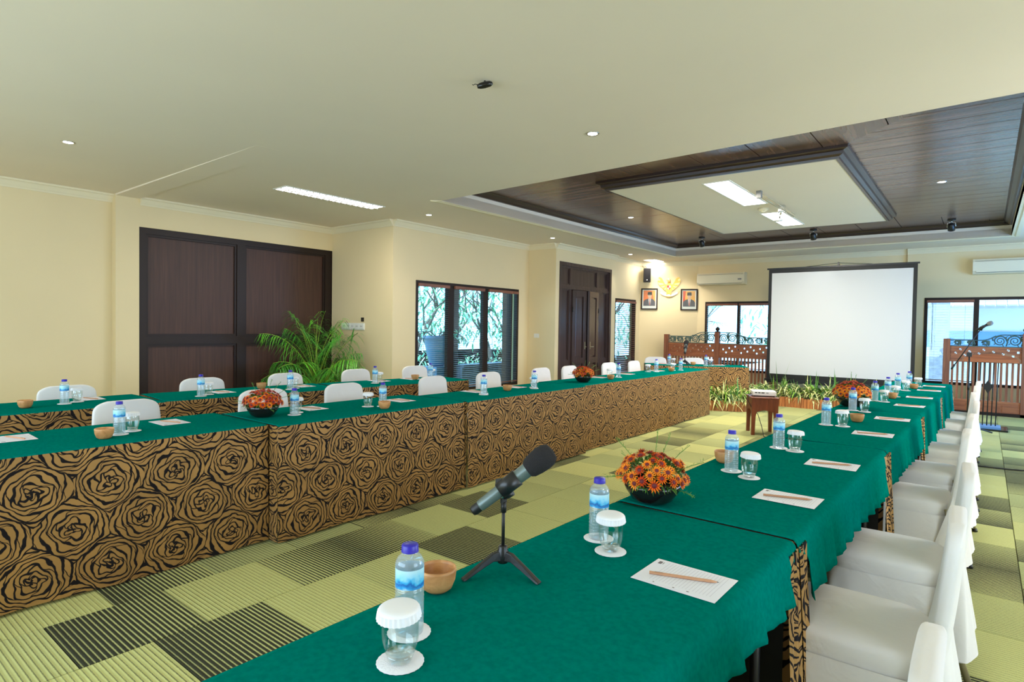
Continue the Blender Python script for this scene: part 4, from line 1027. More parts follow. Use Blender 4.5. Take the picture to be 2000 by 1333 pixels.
ob('paper_lid', MB().lathe([(.0405, .087), (.0415, .0875), (.0388, .1035)], 56, cap=False, smooth=False, rfun=lambda t, j: 1 + (.045 if int(round(t * 56 / (2 * pi))) % 2 else 0), M=Matrix.Rotation(radians(3), 4, 'X')).lathe([(.0400, .1030), (.0385, .1055), (.0350, .1078), (.026, .1092), (.014, .1098), (.0001, .1100)], 56, cap=False, M=Matrix.Rotation(radians(3), 4, 'X')), 'lid_white', gl, label='white pleated paper lid')
co = ob('coaster', MB().lathe([(.045, 0), (.0455, .001), (.045, .002), (.0001, .002)], 72, rfun=lambda t, j: 1 + .012 * cos(t * 24)), 'coaster_white'); tag(co, '', 'coaster', 'white paper coasters')
bw = thing('wooden_bowl', '', 'bowl', group='small wooden bowls on the tables')
ob('bowl_body', MB().lathe([(.0001, .0), (.026, .0), (.036, .008), (.044, .028), (.0465, .050), (.0455, .056), (.0435, .056), (.0425, .048), (.039, .028), (.030, .014), (.0001, .010)], 36, cap=False), 'bowl_wood', bw)
mb = MB(); rr_ = random.Random(5)
for i in range(7): a = rr_.random() * 6.28; q = rr_.random() * .024; mb.sphere((q * cos(a), q * sin(a), .018 + .004 * rr_.random()), .005, 8, 5, 'pod_brown', (1.3, .8, .6))
ob('seeds', mb, None, bw, label='few dark brown seeds in the bowl')
pa = thing('note_paper', '', 'paper', group='note papers on the tables')
ob('sheet', MB().box((-.11, -.0825, 0), (.11, .0825, .0012)), 'paper_white', pa)
mb = MB()
for i in range(19): mb.box((-.070 + i * .0088, -.058, .0012), (-.0692 + i * .0088, .074, .0013))
mb.box((-.070, -.075, .0012), (.02, -.0745, .0013))
ob('ruled_lines', mb, 'paper_line', pa)
mb = MB().box((-.098, .050, .0012), (-.088, .068, .0013)).box((-.085, .052, .0012), (-.083, .066, .0013)).box((-.002, -.070, .0012), (.003, -.066, .0013)).box((.034, -.069, .0012), (.040, -.065, .0013)).box((-.055, -.070, .0012), (-.051, -.0665, .0013))
ob('printed_crest', mb, 'ink_grey', pa)
pe = thing('pencil', '', 'pencil', group='pencils on the note papers')
hexp = lambda r_: [(r_ * cos(pi / 3 * i), r_ * sin(pi / 3 * i)) for i in range(6)]
mb = MB(); k0 = 0
for x, r_ in ((-.088, .0042), (.066, .0042), (.080, .0016)):
    mb.v += [(x, r_ * cos(pi / 3 * i + pi / 6), .0037 + r_ * sin(pi / 3 * i + pi / 6)) for i in range(6)]
for j in range(2):
    for i in range(6): mb.face([j * 6 + i, j * 6 + (i + 1) % 6, j * 6 + 6 + (i + 1) % 6, j * 6 + 6 + i])
mb.face(list(range(6))); mb.face([12 + i for i in range(6)][::-1])
ob('pencil_body', mb, 'pencil_wood', pe)
ob('lead', MB().cyl((.080, 0, .0037), (.085, 0, .0037), .0015, .0004, n=6), 'ink_grey', pe)
mb = MB()
for i in range(9): mb.box((-.074 + i * .0022, -.0015, .00785), (-.0728 + i * .0022, .0018, .0081))
ob('print', mb, 'ink_grey', pe, label='tiny dark lettering stamped near the end')

ZC = .7530
first = {}
def put(proto, key, loc, rz, label, group=None):
    if key not in first:
        first[key] = 1; proto.location = loc; proto.rotation_euler = (0, 0, rz); proto['label'] = label
        if group: proto['group'] = group
        return proto
    return dup(proto, loc, rz, label=label, group=group)
rs = random.Random(11)
def nm(row, i): return {'R': 'on the right row, %s from the camera', 'L': 'on the inner left row, %s from the camera', 'F': 'on the outer left row, %s from the camera', 'H': 'on the angled head table, %s from the left'}[row] % ORD[i]
RW = {'R': 'the right row', 'L': 'the inner left row', 'F': 'the outer left row', 'H': 'the head table'}
def lay(row, bottles, glasses, papers, bowls, pr, z=ZC):
    for i, (x, y) in enumerate(bottles):
        put(co, 'co', (x, y, z), rs.random(), 'white paper coaster under the %s water bottle of %s' % (ORD[i], RW[row]), 'coasters on ' + RW[row])
        put(bo, 'bo', (x, y, z + .0022), rs.random() * 6, 'clear water bottle with blue label %s' % nm(row, i), 'water bottles on ' + RW[row])
    for i, (x, y) in enumerate(glasses):
        put(co, 'co', (x, y, z), rs.random(), 'white paper coaster under the %s drinking glass of %s' % (ORD[i], RW[row]), 'coasters on ' + RW[row])
        put(gl, 'gl', (x, y, z + .0022), rs.random() * 6, 'clear tumbler with white paper lid %s' % nm(row, i), 'covered glasses on ' + RW[row])
    for i, (x, y) in enumerate(papers):
        a = pr + radians(rs.uniform(-2, 2))
        put(pa, 'pa', (x, y, z), a, 'white ruled note paper %s' % nm(row, i), 'note papers on ' + RW[row])
        put(pe, 'pe', (x, y, z + .0014), pr + radians(22 + rs.uniform(-5, 5)), 'plain wooden pencil on the %s note paper of %s' % (ORD[i], RW[row]), 'pencils on ' + RW[row])
    for i, (x, y) in enumerate(bowls): put(bw, 'bw', (x, y, z), rs.random() * 6, 'small round wooden bowl %s' % nm(row, i), 'wooden bowls on ' + RW[row])
lay('R', [(-.93, .84), (-.91, 1.59), (-.89, 2.75), (-.87, 3.47), (-.84, 4.56), (-.83, 5.55), (-.79, 6.48), (-.76, 7.16), (-.75, 7.94), (-.68, 8.40)],
    [(-.86, .755), (-.83, 1.52), (-.79, 2.68), (-.78, 3.44), (-.74, 4.57), (-.74, 5.52), (-.71, 6.45), (-.685, 7.05), (-.665, 7.88), (-.60, 8.56)],
    [(-.59, 1.475), (-.575, 2.45), (-.56, 3.215), (-.535, 4.36), (-.52, 5.22), (-.50, 6.28), (-.49, 7.15), (-.47, 8.11), (-.46, 8.80)],
    [(-1.03, 1.02), (-.975, 2.905), (-.70, 4.88), (-.69, 6.85), (-.62, 8.22)], 0)
lay('L', [(-3.81, 1.25), (-3.78, 2.32), (-3.69, 3.03), (-3.66, 4.20), (-3.66, 5.00), (-3.73, 6.95), (-3.82, 8.29), (-3.70, 8.91)],
    [(-3.88, 1.34), (-3.865, 2.39), (-3.76, 2.94), (-3.73, 4.28), (-3.73, 5.08), (-3.80, 6.84), (-3.90, 8.18), (-3.78, 8.80)],
    [(-4.08, .84), (-4.05, 1.61), (-3.98, 2.58), (-3.88, 3.37), (-3.91, 4.34), (-3.90, 4.97), (-3.92, 6.75), (-3.94, 7.55), (-3.92, 8.5)],
    [(-3.74, 1.155), (-3.585, 2.96), (-3.73, 4.64), (-3.66, 6.62), (-3.70, 8.56)], pi)
lay('F', [(-5.48, 1.43), (-5.28, 2.35), (-5.24, 3.17), (-5.20, 4.16), (-5.19, 4.98)], [(-5.55, 1.53), (-5.36, 2.45), (-5.31, 3.26), (-5.28, 4.28), (-5.26, 5.07)],
    [(-5.70, 1.66), (-5.47, 2.62), (-5.45, 3.44), (-5.38, 4.36), (-5.33, 4.80)], [(-5.42, 1.18), (-5.50, 3.02), (-5.24, 4.78)], pi)
hp = lambda *L: [tuple((HM @ Vector((u, v, 0)))[:2]) for u, v in L]
lay('H', hp((.42, .22), (1.06, .22)), hp((.50, .26), (1.15, .26)), hp((.30, .38), (1.30, .38)), hp((.84, .22)), HA + pi)
# first copies keep the group of their row

# ------------------------------------------------------------------ flower bowls
def flower_mesh(np_, r, col_in, col_out):
    mb = MB(); rr = random.Random(np_)
    for lay_, (cnt, R_, z0, lift) in enumerate(((np_, r, 0, .10), (np_ - 3, r * .72, .002, .42))):
        for i in range(cnt):
            a = 2 * pi * i / cnt + lay_ * .2 + rr.uniform(-.06, .06); w_ = R_ * 1.25 / cnt * 2.1; R1 = R_ * rr.uniform(.92, 1.04)
            ca, sa = cos(a), sin(a); k = len(mb.v)
            P = [(.10 * R_, 0, z0), (.6 * R1, -w_ / 2, z0 + lift * R1 * .55), (R1, 0, z0 + lift * R1), (.6 * R1, w_ / 2, z0 + lift * R1 * .55), (.6 * R1, 0, z0 + lift * R1 * .45)]
            mb.v += [(x * ca - y * sa, x * sa + y * ca, z) for x, y, z in P]
            mb.face([k, k + 1, k + 4], col_in); mb.face([k, k + 4, k + 3], col_in); mb.face([k + 1, k + 2, k + 4], col_out); mb.face([k + 4, k + 2, k + 3], col_out)
    return mb
FM = [flower_mesh(13, .022, 'petal_rust', 'petal_orange').mesh('flower'), flower_mesh(14, .022, 'petal_orange', 'petal_tip').mesh('flower'), flower_mesh(12, .020, 'petal_rust', 'petal_rust').mesh('flower')]
heart = MB().lathe([(.0075, .001), (.007, .004), (.004, .006), (.0001, .0065)], 10, cap=False).mesh('flower_heart', 'flower_heart')
def leaf_quad(mb, p, d, L, w, mat, bend=.25, n=3, up=Vector((0, 0, 1))):
    d = d.normalized(); sd = d.cross(up)
    if sd.length < .01: sd = Vector((1, 0, 0))
    sd.normalize(); k = len(mb.v)
    for j in range(n + 1):
        t = j / n; q = p + d * (L * t) + Vector((0, 0, -bend * L * t * t)); ww = w * (1 - t) ** .7 * (.45 + .55 * min(1, t * 3)) if j < n else 0
        mb.v += [tuple(q - sd * ww / 2), tuple(q + sd * ww / 2)]
    for j in range(n): mb.face([k + 2 * j, k + 2 * j + 1, k + 2 * j + 3, k + 2 * j + 2], mat)
def flower_bowl(loc, label, sc=1.0, seed=1, nf=72):
    r = thing('flower_bowl', label, 'flowers', loc, 0, None); r.scale = (sc, sc, sc); rd = random.Random(seed)
    ob('bowl', MB().lathe([(.0001, 0), (.050, 0), (.075, .014), (.098, .048), (.110, .082), (.106, .082), (.092, .05), (.0001, .04)], 36, cap=False), 'black_gloss', r, label='glossy black bowl')
    for i in range(nf):
        u = (i + .5) / nf; ph = i * 2.39996; el = 1 - u * 1.02
        zz_ = max(-.06, el); rad = sqrt(max(0, 1 - zz_ * zz_))
        nrm = Vector((rad * cos(ph), rad * sin(ph), zz_))
        p = Vector((nrm.x * .124, nrm.y * .124, .086 + .092 * nrm.z + rd.uniform(-.006, .010)))
        if rd.random() < .07: continue
        q = Vector((0, 0, 1)).rotation_difference((nrm + Vector((rd.uniform(-.2, .2), rd.uniform(-.2, .2), .18))).normalized())
        f = bpy.data.objects.new('flower', FM[rd.choice((0, 0, 1, 1, 2)) if nrm.z < .75 else rd.choice((0, 2, 2))]); COL.objects.link(f); f.parent = r; f.location = p; f.rotation_mode = 'QUATERNION'; f.rotation_quaternion = q
        s_ = rd.uniform(1.0, 1.28); f.scale = (s_, s_, s_)
        h_ = bpy.data.objects.new('flower_heart', heart); COL.objects.link(h_); h_.parent = f
    mb = MB()
    for i in range(420):
        ph = rd.random() * 6.283; zz_ = rd.uniform(-.15, 1); rad = sqrt(max(0, 1 - zz_ * zz_)); nrm = Vector((rad * cos(ph), rad * sin(ph), zz_))
        leaf_quad(mb, Vector((nrm.x * .095, nrm.y * .095, .086 + .070 * nrm.z)), nrm + Vector((rd.uniform(-.7, .7), rd.uniform(-.7, .7), rd.uniform(-.3, .5))), .036, .010, 'leaf_green' if rd.random() < .6 else 'leaf_dark')
    o = ob('foliage', mb, None, r); o['kind'] = 'stuff'
    for ang, el, L in ((2.5, .75, .15), (2.2, .45, .12), (3.6, .25, .11), (.5, .65, .15), (.1, .4, .14), (5.6, -.1, .10), (4.2, .1, .09), (1.2, 1.15, .13), (.9, .9, .14), (3.1, .1, .11)):
        d = Vector((cos(ang + .6) * cos(el), sin(ang + .6) * cos(el), sin(el))); p = Vector((0, 0, .075)) + d * .07; mb = MB()
        mb.tube([tuple(p), tuple(p + d * L * .6), tuple(p + d * L + Vector((0, 0, -.008)))], .0012, 4, 'leaf_green')
        for j in range(22):
            t = .3 + .7 * j / 22; q = p + d * L * t
            leaf_quad(mb, q, d * .8 + Vector((rd.uniform(-1, 1), rd.uniform(-1, 1), rd.uniform(-.6, 1))), .016, .0035, 'leaf_green', n=2)
        ob('fern_sprig', mb, None, r)
flower_bowl((-.955, 2.06, ZC), 'black bowl of orange chrysanthemums nearest the camera on the right row', 1.0, 1)
flower_bowl((-.885, 5.84, ZC), 'black bowl of orange flowers farther along the right row', 1.15, 2)
flower_bowl((-3.86, 2.13, ZC), 'black bowl of orange flowers at the near end of the inner left row', 1.0, 3)
flower_bowl((-3.70, 6.03, ZC), 'black bowl of orange flowers halfway along the inner left row', 1.0, 4)

# ------------------------------------------------------------------ table microphone
def table_mic(loc, label, sc=1.0, rz=0.0):
    r = thing('table_microphone', label, 'microphone', loc, rz); r.scale = (sc, sc, sc)
    hub = ob('tripod_hub', MB().lathe([(.0001, .028), (.013, .028), (.014, .034), (.014, .060), (.012, .063), (.012, .071), (.0095, .073), (.0001, .074)], 20, cap=False), 'black_plastic', r)
    for (fx_, fy_) in ((-.048, -.101), (.112, .009), (-.063, .092)):
        d = Vector((fx_, fy_, 0)); L = d.length; d.normalize(); sd = Vector((-d.y, d.x, 0)); mb = MB()
        pr = [(.008, .060, .034, .009), (.030, .056, .036, .009), (.060, .038, .022, .0085), (L - .006, .008, .0, .010), (L + .002, .004, .0, .010)]
        for (a, zt_, zb_, w_) in pr: mb.v += [tuple(d * a + sd * w_ + Vector((0, 0, zb_))), tuple(d * a - sd * w_ + Vector((0, 0, zb_))), tuple(d * a - sd * w_ * .7 + Vector((0, 0, zt_))), tuple(d * a + sd * w_ * .7 + Vector((0, 0, zt_)))]
        for j in range(4):
            for i in range(4): mb.face([4 * j + i, 4 * j + (i + 1) % 4, 4 * j + 4 + (i + 1) % 4, 4 * j + 4 + i])
        mb.face([0, 3, 2, 1]); mb.face([16, 17, 18, 19]); bevel(ob('leg', mb, 'black_plastic', r), .002)
    ob('pole', MB().cyl((0, 0, .07), (0, 0, .185), .0045, n=12).cyl((0, 0, .160), (0, 0, .188), .0075, n=12).box((-.004, -.0085, .185), (.004, .0085, .205)), 'black_satin', r)
    ob('pivot_screw', MB().sphere((0, -.003, .203), .0075, 10, 8), 'chrome', r)
    ax = Vector((.134, .110, .137)).normalized(); q = Vector((0, 0, 1)).rotation_difference(ax).to_matrix().to_4x4()
    c = Vector((.012, .004, .235)); M_ = T(*c) @ q
    ob('clip', MB().lathe([(.0195, -.028), (.0215, -.028), (.0225, .030), (.0205, .030)], 20, M=M_).tube([(.0, .0, .203), (.010, .006, .207), (.020, .012, .215)], .010, 10).box((-.014, -.012, -.045), (.014, .012, -.018), M=T(*(c + Vector((.010, .006, .0)))) @ q @ Matrix.Rotation(radians(35), 4, 'Y')), 'black_plastic', r)
    ob('microphone_body', MB().lathe([(.0135, -.095), (.0150, -.090), (.0168, -.02), (.0195, .065), (.0205, .070)], 24, M=M_), 'mic_grey', r, label='grey-green metal microphone body')
    ob('tail_cap', MB().lathe([(.0001, -.118), (.011, -.118), (.0135, -.112), (.0138, -.092)], 20, M=M_, cap=False), 'black_satin', r)
    ob('foam_head', MB().lathe([(.021, .062), (.0265, .070), (.0305, .092), (.0320, .112), (.0300, .128), (.022, .142), (.0001, .146)], 40, M=M_, rfun=lambda t, j: 1 + (.03 * sin(t * 20) if j < 4 else 0)), 'foam_black', r, label='black ribbed foam windscreen')
    return r
table_mic((-.972, 1.201, ZC), 'grey-green microphone on black tripod stand near the camera')
hp_ = HM @ Vector((.70, .25, 0)); table_mic((hp_.x, hp_.y, ZC), 'small black table microphone on the angled head table', 1.3, 1.2)

# ------------------------------------------------------------------ projector stool and projector
st_ = thing('wooden_stool', 'reddish brown wooden stool carrying the projector', 'stool', (-2.335, 8.42, 0), radians(27))
sw, sd_ = .165, .19
bevel(ob('seat_top', MB().box((-sw - .01, -sd_ - .01, .485), (sw + .01, sd_ + .01, .505)), 'stool_wood', st_), .004)
for sy in (-1, 1):     # arched aprons
    poly = [(-sw + .04, .485), (-sw + .04, .30)] + [(-sw + .04 + (2 * sw - .08) * i / 10, .30 + .035 * sin(pi * i / 10)) for i in range(1, 10)] + [(sw - .04, .30), (sw - .04, .485)]
    ob('apron', MB().prism(poly, -.01, .01, M=T(0, sy * (sd_ - .012), 0) @ Matrix.Rotation(pi / 2, 4, 'X')), 'stool_wood', st_)
for sx in (-1, 1):
    poly = [(-sd_ + .04, .485), (-sd_ + .04, .30)] + [(-sd_ + .04 + (2 * sd_ - .08) * i / 10, .30 + .035 * sin(pi * i / 10)) for i in range(1, 10)] + [(sd_ - .04, .30), (sd_ - .04, .485)]
    ob('apron', MB().prism(poly, -.01, .01, M=T(sx * (sw - .012), 0, 0) @ rotz(pi / 2) @ Matrix.Rotation(pi / 2, 4, 'X')), 'stool_wood', st_)
    for sy in (-1, 1):
        mb = MB()
        for z, k_ in ((0, .042), (.25, .050), (.31, .062), (.485, .064)):
            x1, y1 = sx * sw, sy * sd_; mb.v += [(x1, y1, z), (x1 - sx * k_, y1, z), (x1 - sx * k_, y1 - sy * k_, z), (x1, y1 - sy * k_, z)]
        for j in range(3):
            for i in range(4): mb.face([4 * j + i, 4 * j + (i + 1) % 4, 4 * j + 4 + (i + 1) % 4, 4 * j + 4 + i][::(1 if sx * sy > 0 else -1)])
        mb.face([0, 3, 2, 1]); mb.face([12, 13, 14, 15]); ob('leg', mb, 'stool_wood', st_)
pj = thing('projector', 'white projector on the small wooden stool', 'projector', (-2.33, 8.44, .507), radians(24))
bevel(ob('casing', MB().box((-.15, -.11, .010), (.15, .11, .075)), 'white_plastic', pj), .012, 3)
ob('lens', MB().lathe([(.030, 0), (.030, .016), (.024, .016), (.022, .006), (.0001, .004)], 20, M=T(.07, .105, .045) @ Matrix.Rotation(-pi / 2, 4, 'X')), 'black_gloss', pj)
ob('connector_row', MB().box((-.12, -.1115, .045), (-.09, -.109, .058)).box((-.08, -.1115, .045), (-.05, -.109, .058)).box((-.04, -.1115, .045), (.0, -.109, .058)).box((.02, -.1115, .048), (.05, -.109, .055)), 'black_satin', pj)
for sx in (-1, 1):
    for sy in (-1, 1): ob('foot', MB().cyl((sx * .12, sy * .085, 0), (sx * .12, sy * .085, .012), .010, n=10), 'black_satin', pj)
tag(ob('projector_cable', MB().tube([(-2.44, 8.29, .545), (-2.46, 8.24, .52), (-2.46, 8.22, .45), (-2.41, 8.215, .36), (-2.33, 8.22, .28), (-2.27, 8.20, .12), (-2.22, 8.12, .012), (-2.0, 8.0, .008), (-1.6, 8.2, .008)], .0045, 8), 'black_satin'), 'thin black cable trailing from the projector down the stool', 'cable')
tag(ob('floor_cable', MB().tube([(-.12, 7.93, .008), (.02, 7.93, .008), (.2, 7.95, .008), (.45, 8.02, .008), (1.2, 8.1, .008)], .007, 8), 'black_satin'), 'black cable lying on the carpet behind the right chairs', 'cable')

# ------------------------------------------------------------------ projection screen
sc_ = thing('projection_screen', 'large white tripod projection screen with black border', 'screen', (-3.40, 12.5, 0))
SW, z0, z1 = 2.46, .44, 2.60
ob('screen_fabric', MB().box((.06, -.004, z0 + .10), (SW - .06, .0, z1 - .07)), 'screen_white', sc_)
ob('black_border', MB().box((0, -.005, z0), (.06, .001, z1)).box((SW - .06, -.005, z0), (SW, .001, z1)).box((.06, -.005, z1 - .07), (SW - .06, .001, z1)).box((.06, -.005, z0), (SW - .06, .001, z0 + .10)), 'black_satin', sc_)
ob('top_bar', MB().box((-.03, -.02, z1), (SW + .03, .012, z1 + .03)), 'black_plastic', sc_)
ob('bottom_case', MB().box((-.03, -.035, z0 - .07), (SW + .03, .035, z0)), 'black_plastic', sc_)
ob('hanging_hook', MB().box((SW / 2 - .012, -.02, z1 + .03), (SW / 2 + .012, .012, z1 + .09)).tube([(SW / 2 - .55, 0, z1 + .03), (SW / 2 - .2, 0, z1 + .06), (SW / 2, 0, z1 + .075), (SW / 2 + .2, 0, z1 + .06), (SW / 2 + .55, 0, z1 + .03)], .005, 6), 'black_plastic', sc_)
ob('pole', MB().cyl((SW / 2, .06, .25), (SW / 2, .06, z1 + .05), .016), 'black_plastic', sc_)
for a in (-150, -30, 90): ob('leg', MB().cyl((SW / 2, .06, .42), (SW / 2 + .55 * cos(radians(a)), .06 + .45 * sin(radians(a)), .012), .012, n=10), 'black_plastic', sc_)
for sx in (.02, SW - .02): ob('support_leg', MB().cyl((sx, 0, z0 - .05), (sx + (.12 if sx < 1 else -.12), .02, .01), .012, n=8), 'black_plastic', sc_)

# ------------------------------------------------------------------ carved wooden screens (railings)
def carved_screen(name, loc, posts, label, zb, zr, zl, zsc, zt_lo, zt_hi, flip=False):
    r = thing(name, label, 'carved screen', loc)
    pw = .10
    for (x, ztp, fin) in posts:
        p = ob('post', MB().box((x, -.05, 0), (x + pw, .05, ztp)), 'teak_upright', r)
        if fin: ob('finial', MB().box((x + .01, -.04, ztp), (x + pw - .01, .04, ztp + .02)).lathe([(.02, ztp + .02), (.045, ztp + .05), (.05, ztp + .075), (.03, ztp + .10), (.001, ztp + .12)], 8, c=(x + pw / 2, 0)), 'dark_frame', p)
    for s_ in range(len(posts) - 1):
        a, b_ = posts[s_][0] + pw, posts[s_ + 1][0]; L = b_ - a
        rising = posts[s_ + 1][1] >= posts[s_][1]
        ob('rail', MB().box((a, -.03, zr), (b_, .03, zl)), 'teak', r)
        ob('lower_rail', MB().box((a, -.03, zb), (b_, .03, zb + .05)), 'teak', r)
        ob('base_board', MB().box((a, -.025, .05), (b_, .02, zb)), 'teak', r)
        for i in range(4): ob('base_plank', MB().box((a + .01 + i * L / 4, -.035, .06), (a - .01 + (i + 1) * L / 4, -.025, zb - .02)), 'teak', r)
        nb = int(L / .072)
        for i in range(nb):
            x = a + (i + .5) * L / nb; ob('baluster', MB().box((x - .017, -.012, zb + .05), (x + .017, .012, zr)), 'teak_upright', r)
        # pierced board with diagonal rows of square holes
        zA, zB = zl, zsc; q = .0315; nx = int(L / q); nz = max(3, int((zB - zA) / q)); qx, qz = L / nx, (zB - zA) / nz; mb = MB()
        for i in range(nx):
            for j in range(nz):
                ii = i if rising else -i
                if 0 < j < nz - 1 and (ii - j) % 5 == 0 and j % 2 == (((ii - j) // 5) % 2) and 0 < i < nx - 1: continue
                mb.box((a + i * qx, -.014, zA + j * qz), (a + (i + 1) * qx, .014, zA + (j + 1) * qz))
        ob('pierced_panel', mb, 'teak', r)
        mb = MB()
        for k in range(-2, int(L / .16) + 2):     # diagonal lattice laths on the face
            x0 = a + k * .16; hgt = zB - zA; sgn = 1 if rising else -1
            p0, p1 = (x0, zA), (x0 + sgn * hgt * 1.0, zB)
            if min(p0[0], p1[0]) < a + .0 or max(p0[0], p1[0]) > b_: continue
            d = Vector((p1[0] - p0[0], p1[1] - p0[1])).normalized() * .012; mb.prism([(p0[0] - d.y, p0[1] + 0), (p0[0] + d.y, p0[1]), (p1[0] + d.y, p1[1]), (p1[0] - d.y, p1[1])], .014, .020, M=Matrix.Rotation(pi / 2, 4, 'X'))
        lo = ob('lattice_lath', mb, 'teak', r)
        # carved scroll work above
        def top(x):
            u = (x - a) / L; u = u if rising else 1 - u
            k_ = min(1, max(0, (u - .45) / .3)); return zt_lo + (zt_hi - zt_lo) * (3 * k_ * k_ - 2 * k_ ** 3)
        ob('top_edge', MB().tube([(a + L * i / 24, 0, top(a + L * i / 24) - .01) for i in range(25)], .010, 6), 'scroll_carved', r)
        ob('scroll_sill', MB().box((a, -.015, zsc), (b_, .015, zsc + .015)), 'scroll_carved', r)
        mb = MB(); ns = max(3, int(L / .17))
        for i in range(ns):
            xc = a + (i + .5) * L / ns; hgt = top(xc) - zsc - .03; zc = zsc + .015 + hgt / 2; rr = min(hgt / 2, L / ns * .5); s2 = 1 if i % 2 else -1
            pts = []
            for j in range(26):
                t = j / 25; ang = s2 * (t * 4.2 * pi) + (0 if s2 > 0 else pi); rad = rr * (1 - .82 * t)
                pts.append((xc + rad * cos(ang), 0, zc + rad * sin(ang)))
            mb.tube(pts, [.013 * (1 - .4 * j / 25) for j in range(26)], 6)
            mb.tube([(xc - s2 * rr, 0, zc), (xc - s2 * rr * 1.15, 0, zc + hgt * .3), (xc - s2 * rr * .6, 0, zc + hgt * .5)], [.014, .012, .006], 6)
            mb.tube([(xc + rr * .9, 0, zsc + .02), (xc + rr * 1.1, 0, zc - hgt * .1), (xc + rr * .8, 0, zc + hgt * .35), (xc + rr * 1.2, 0, zc + hgt * .5)], [.010, .014, .012, .005], 6)
            for a_ in (.6, 2.2, 3.8, 5.2):
                d = Vector((cos(a_), 0, sin(a_))); leaf_quad(mb, Vector((xc, -.004, zc)) + d * rr * .75, d, rr * .5, .028, None, 0, 2, up=Vector((0, 1, 0)))
        mb.mats = []; mb.m = [0] * len(mb.f)
        ob('carved_scroll', mb, 'scroll_carved', r)
        ob('plinth', MB().box((posts[s_][0], -.06, 0), (posts[s_ + 1][0] + pw, .05, .05)), 'dark_frame', r)
    return r
carved_screen('carved_screen', (0, 13.1, 0), [(-5.84, 1.27, 0), (-4.66, 1.34, 1), (-3.46, 1.27, 0)], 'carved teak screen with scrollwork behind the head table', .20, .78, .85, 1.08, 1.24, 1.34)
carved_screen('carved_screen', (0, 13.1, 0), [(-.57, 1.30, 0), (.50, 1.40, 1), (1.60, 1.3, 0)], 'carved teak screen with scrollwork at the right behind the lectern', .20, .90, .97, 1.17, 1.29, 1.39)

# ------------------------------------------------------------------ planter box and plants
pts = [(-4.35, 9.84), (-3.69, 10.15), (-3.18, 10.39), (-3.04, 10.85), (-2.99, 11.66), (-2.0, 11.69), (-1.0, 11.71), (-.95, 12.1)]
pl = thing('planter_box', 'low planter edged with short upright wooden slats before the screen', 'planter')
rp = random.Random(9)
for i in range(len(pts) - 1):
    p, q = Vector(pts[i]), Vector(pts[i + 1]); L = (q - p).length; d = (q - p) / L; n_ = max(1, round(L / .052)); a = atan2(d.y, d.x)
    for j in range(n_):
        c = p + d * (j + .5) * L / n_; h_ = .175 + rp.uniform(-.012, .014)
        ob('slat', MB().box((-L / n_ / 2 + .0025, -.012, 0), (L / n_ / 2 - .0025, .008 + rp.uniform(0, .008), h_)), 'planter_wood', pl, (c.x, c.y, 0), (0, 0, a))
soil = [(-4.33, 9.87), (-3.70, 10.18), (-3.20, 10.42), (-3.06, 10.87), (-3.01, 11.69), (-1.0, 11.73), (-.97, 12.12), (-3.3, 12.25), (-3.3, 10.75), (-4.5, 10.1)]
ob('soil', MB().prism(soil, .0, .12), 'soil', pl)
def spider(seed, n, L, mats, w=.018, up_=1.0, bend=.55):
    rd = random.Random(seed); mb = MB()
    for i in range(n):
        a = rd.random() * 6.283; el = rd.uniform(.35, 1.35) * up_; d = Vector((cos(a) * cos(el), sin(a) * cos(el), sin(el)))
        leaf_quad(mb, Vector((rd.uniform(-.06, .06), rd.uniform(-.06, .06), rd.uniform(-.02, .16))), d, L * rd.uniform(.6, 1.1), w * rd.uniform(.7, 1.2), rd.choice(mats), bend * rd.uniform(.6, 1.3), 4)
    return mb
PV = [spider(i, 130, .36, ['leaf_variegated', 'leaf_variegated', 'leaf_lime', 'leaf_variegated', 'leaf_deep_green'], .042, .9, .8).mesh('leaves') for i in range(3)]
PT = [spider(20 + i, 22, .50, ['leaf_lime', 'leaf_green', 'leaf_variegated'], .030, 1.15, .35).mesh('leaves') for i in range(2)]
PS = [spider(30 + i, 7, .56, ['leaf_lime', 'leaf_green'], .026, 1.0, .05) for i in range(1)]
def spikes(seed, L):
    rd = random.Random(seed); mb = MB()
    for i in range(5):
        a = rd.random() * 6.283; el = rd.uniform(1.2, 1.5); d = Vector((cos(a) * cos(el), sin(a) * cos(el), sin(el))); leaf_quad(mb, Vector((rd.uniform(-.03, .03), rd.uniform(-.03, .03), 0)), d, L * rd.uniform(.5, 1.0), .034, rd.choice(['leaf_lime', 'leaf_green']), .03, 4)
    return mb.mesh('leaves')
pstem = MB().cyl((0, 0, -.04), (0, 0, .08), .012, .008, n=6).mesh('stem', 'leaf_deep_green')
def plant(name, loc, mesh, label, group, rz):
    r = thing(name, label, 'plant', loc, rz, group)
    for nme, m_ in (('leaves', mesh), ('stem', pstem)):
        o = bpy.data.objects.new(nme, m_); COL.objects.link(o); o.parent = r
k = 0
for i in range(8):
    t = i / 7; x, y = -4.05 + 1.0 * t, 10.12 + .50 * t
    plant('variegated_plant', (x, y, .16), PV[i % 3], 'low variegated plant before the head table, %s from the left' % ORD[i], 'low plants before the head table', k); k += 1
for i in range(5): plant('variegated_plant', (-3.30 + .06 * (i % 2), 10.75 + i * .30, .16), PV[i % 3], 'low variegated plant behind the projector stool, %s from the head table' % ORD[i], 'low plants behind the stool', k); k += 1
for i in range(10):
    plant('variegated_plant', (-2.88 + i * .21, 11.84 + .04 * (i % 2), .16), PV[i % 3], 'low variegated yellow-green plant at the front before the screen, %s from the left' % ORD[i], 'low plants before the screen', k); k += 1
for i in range(6):
    plant('leafy_plant', (-2.90 + i * .36, 12.02, .14), PT[i % 2], 'upright lime leafy plant in the back row before the screen, %s from the left' % ORD[i], 'upright leafy plants before the screen', k); k += 1
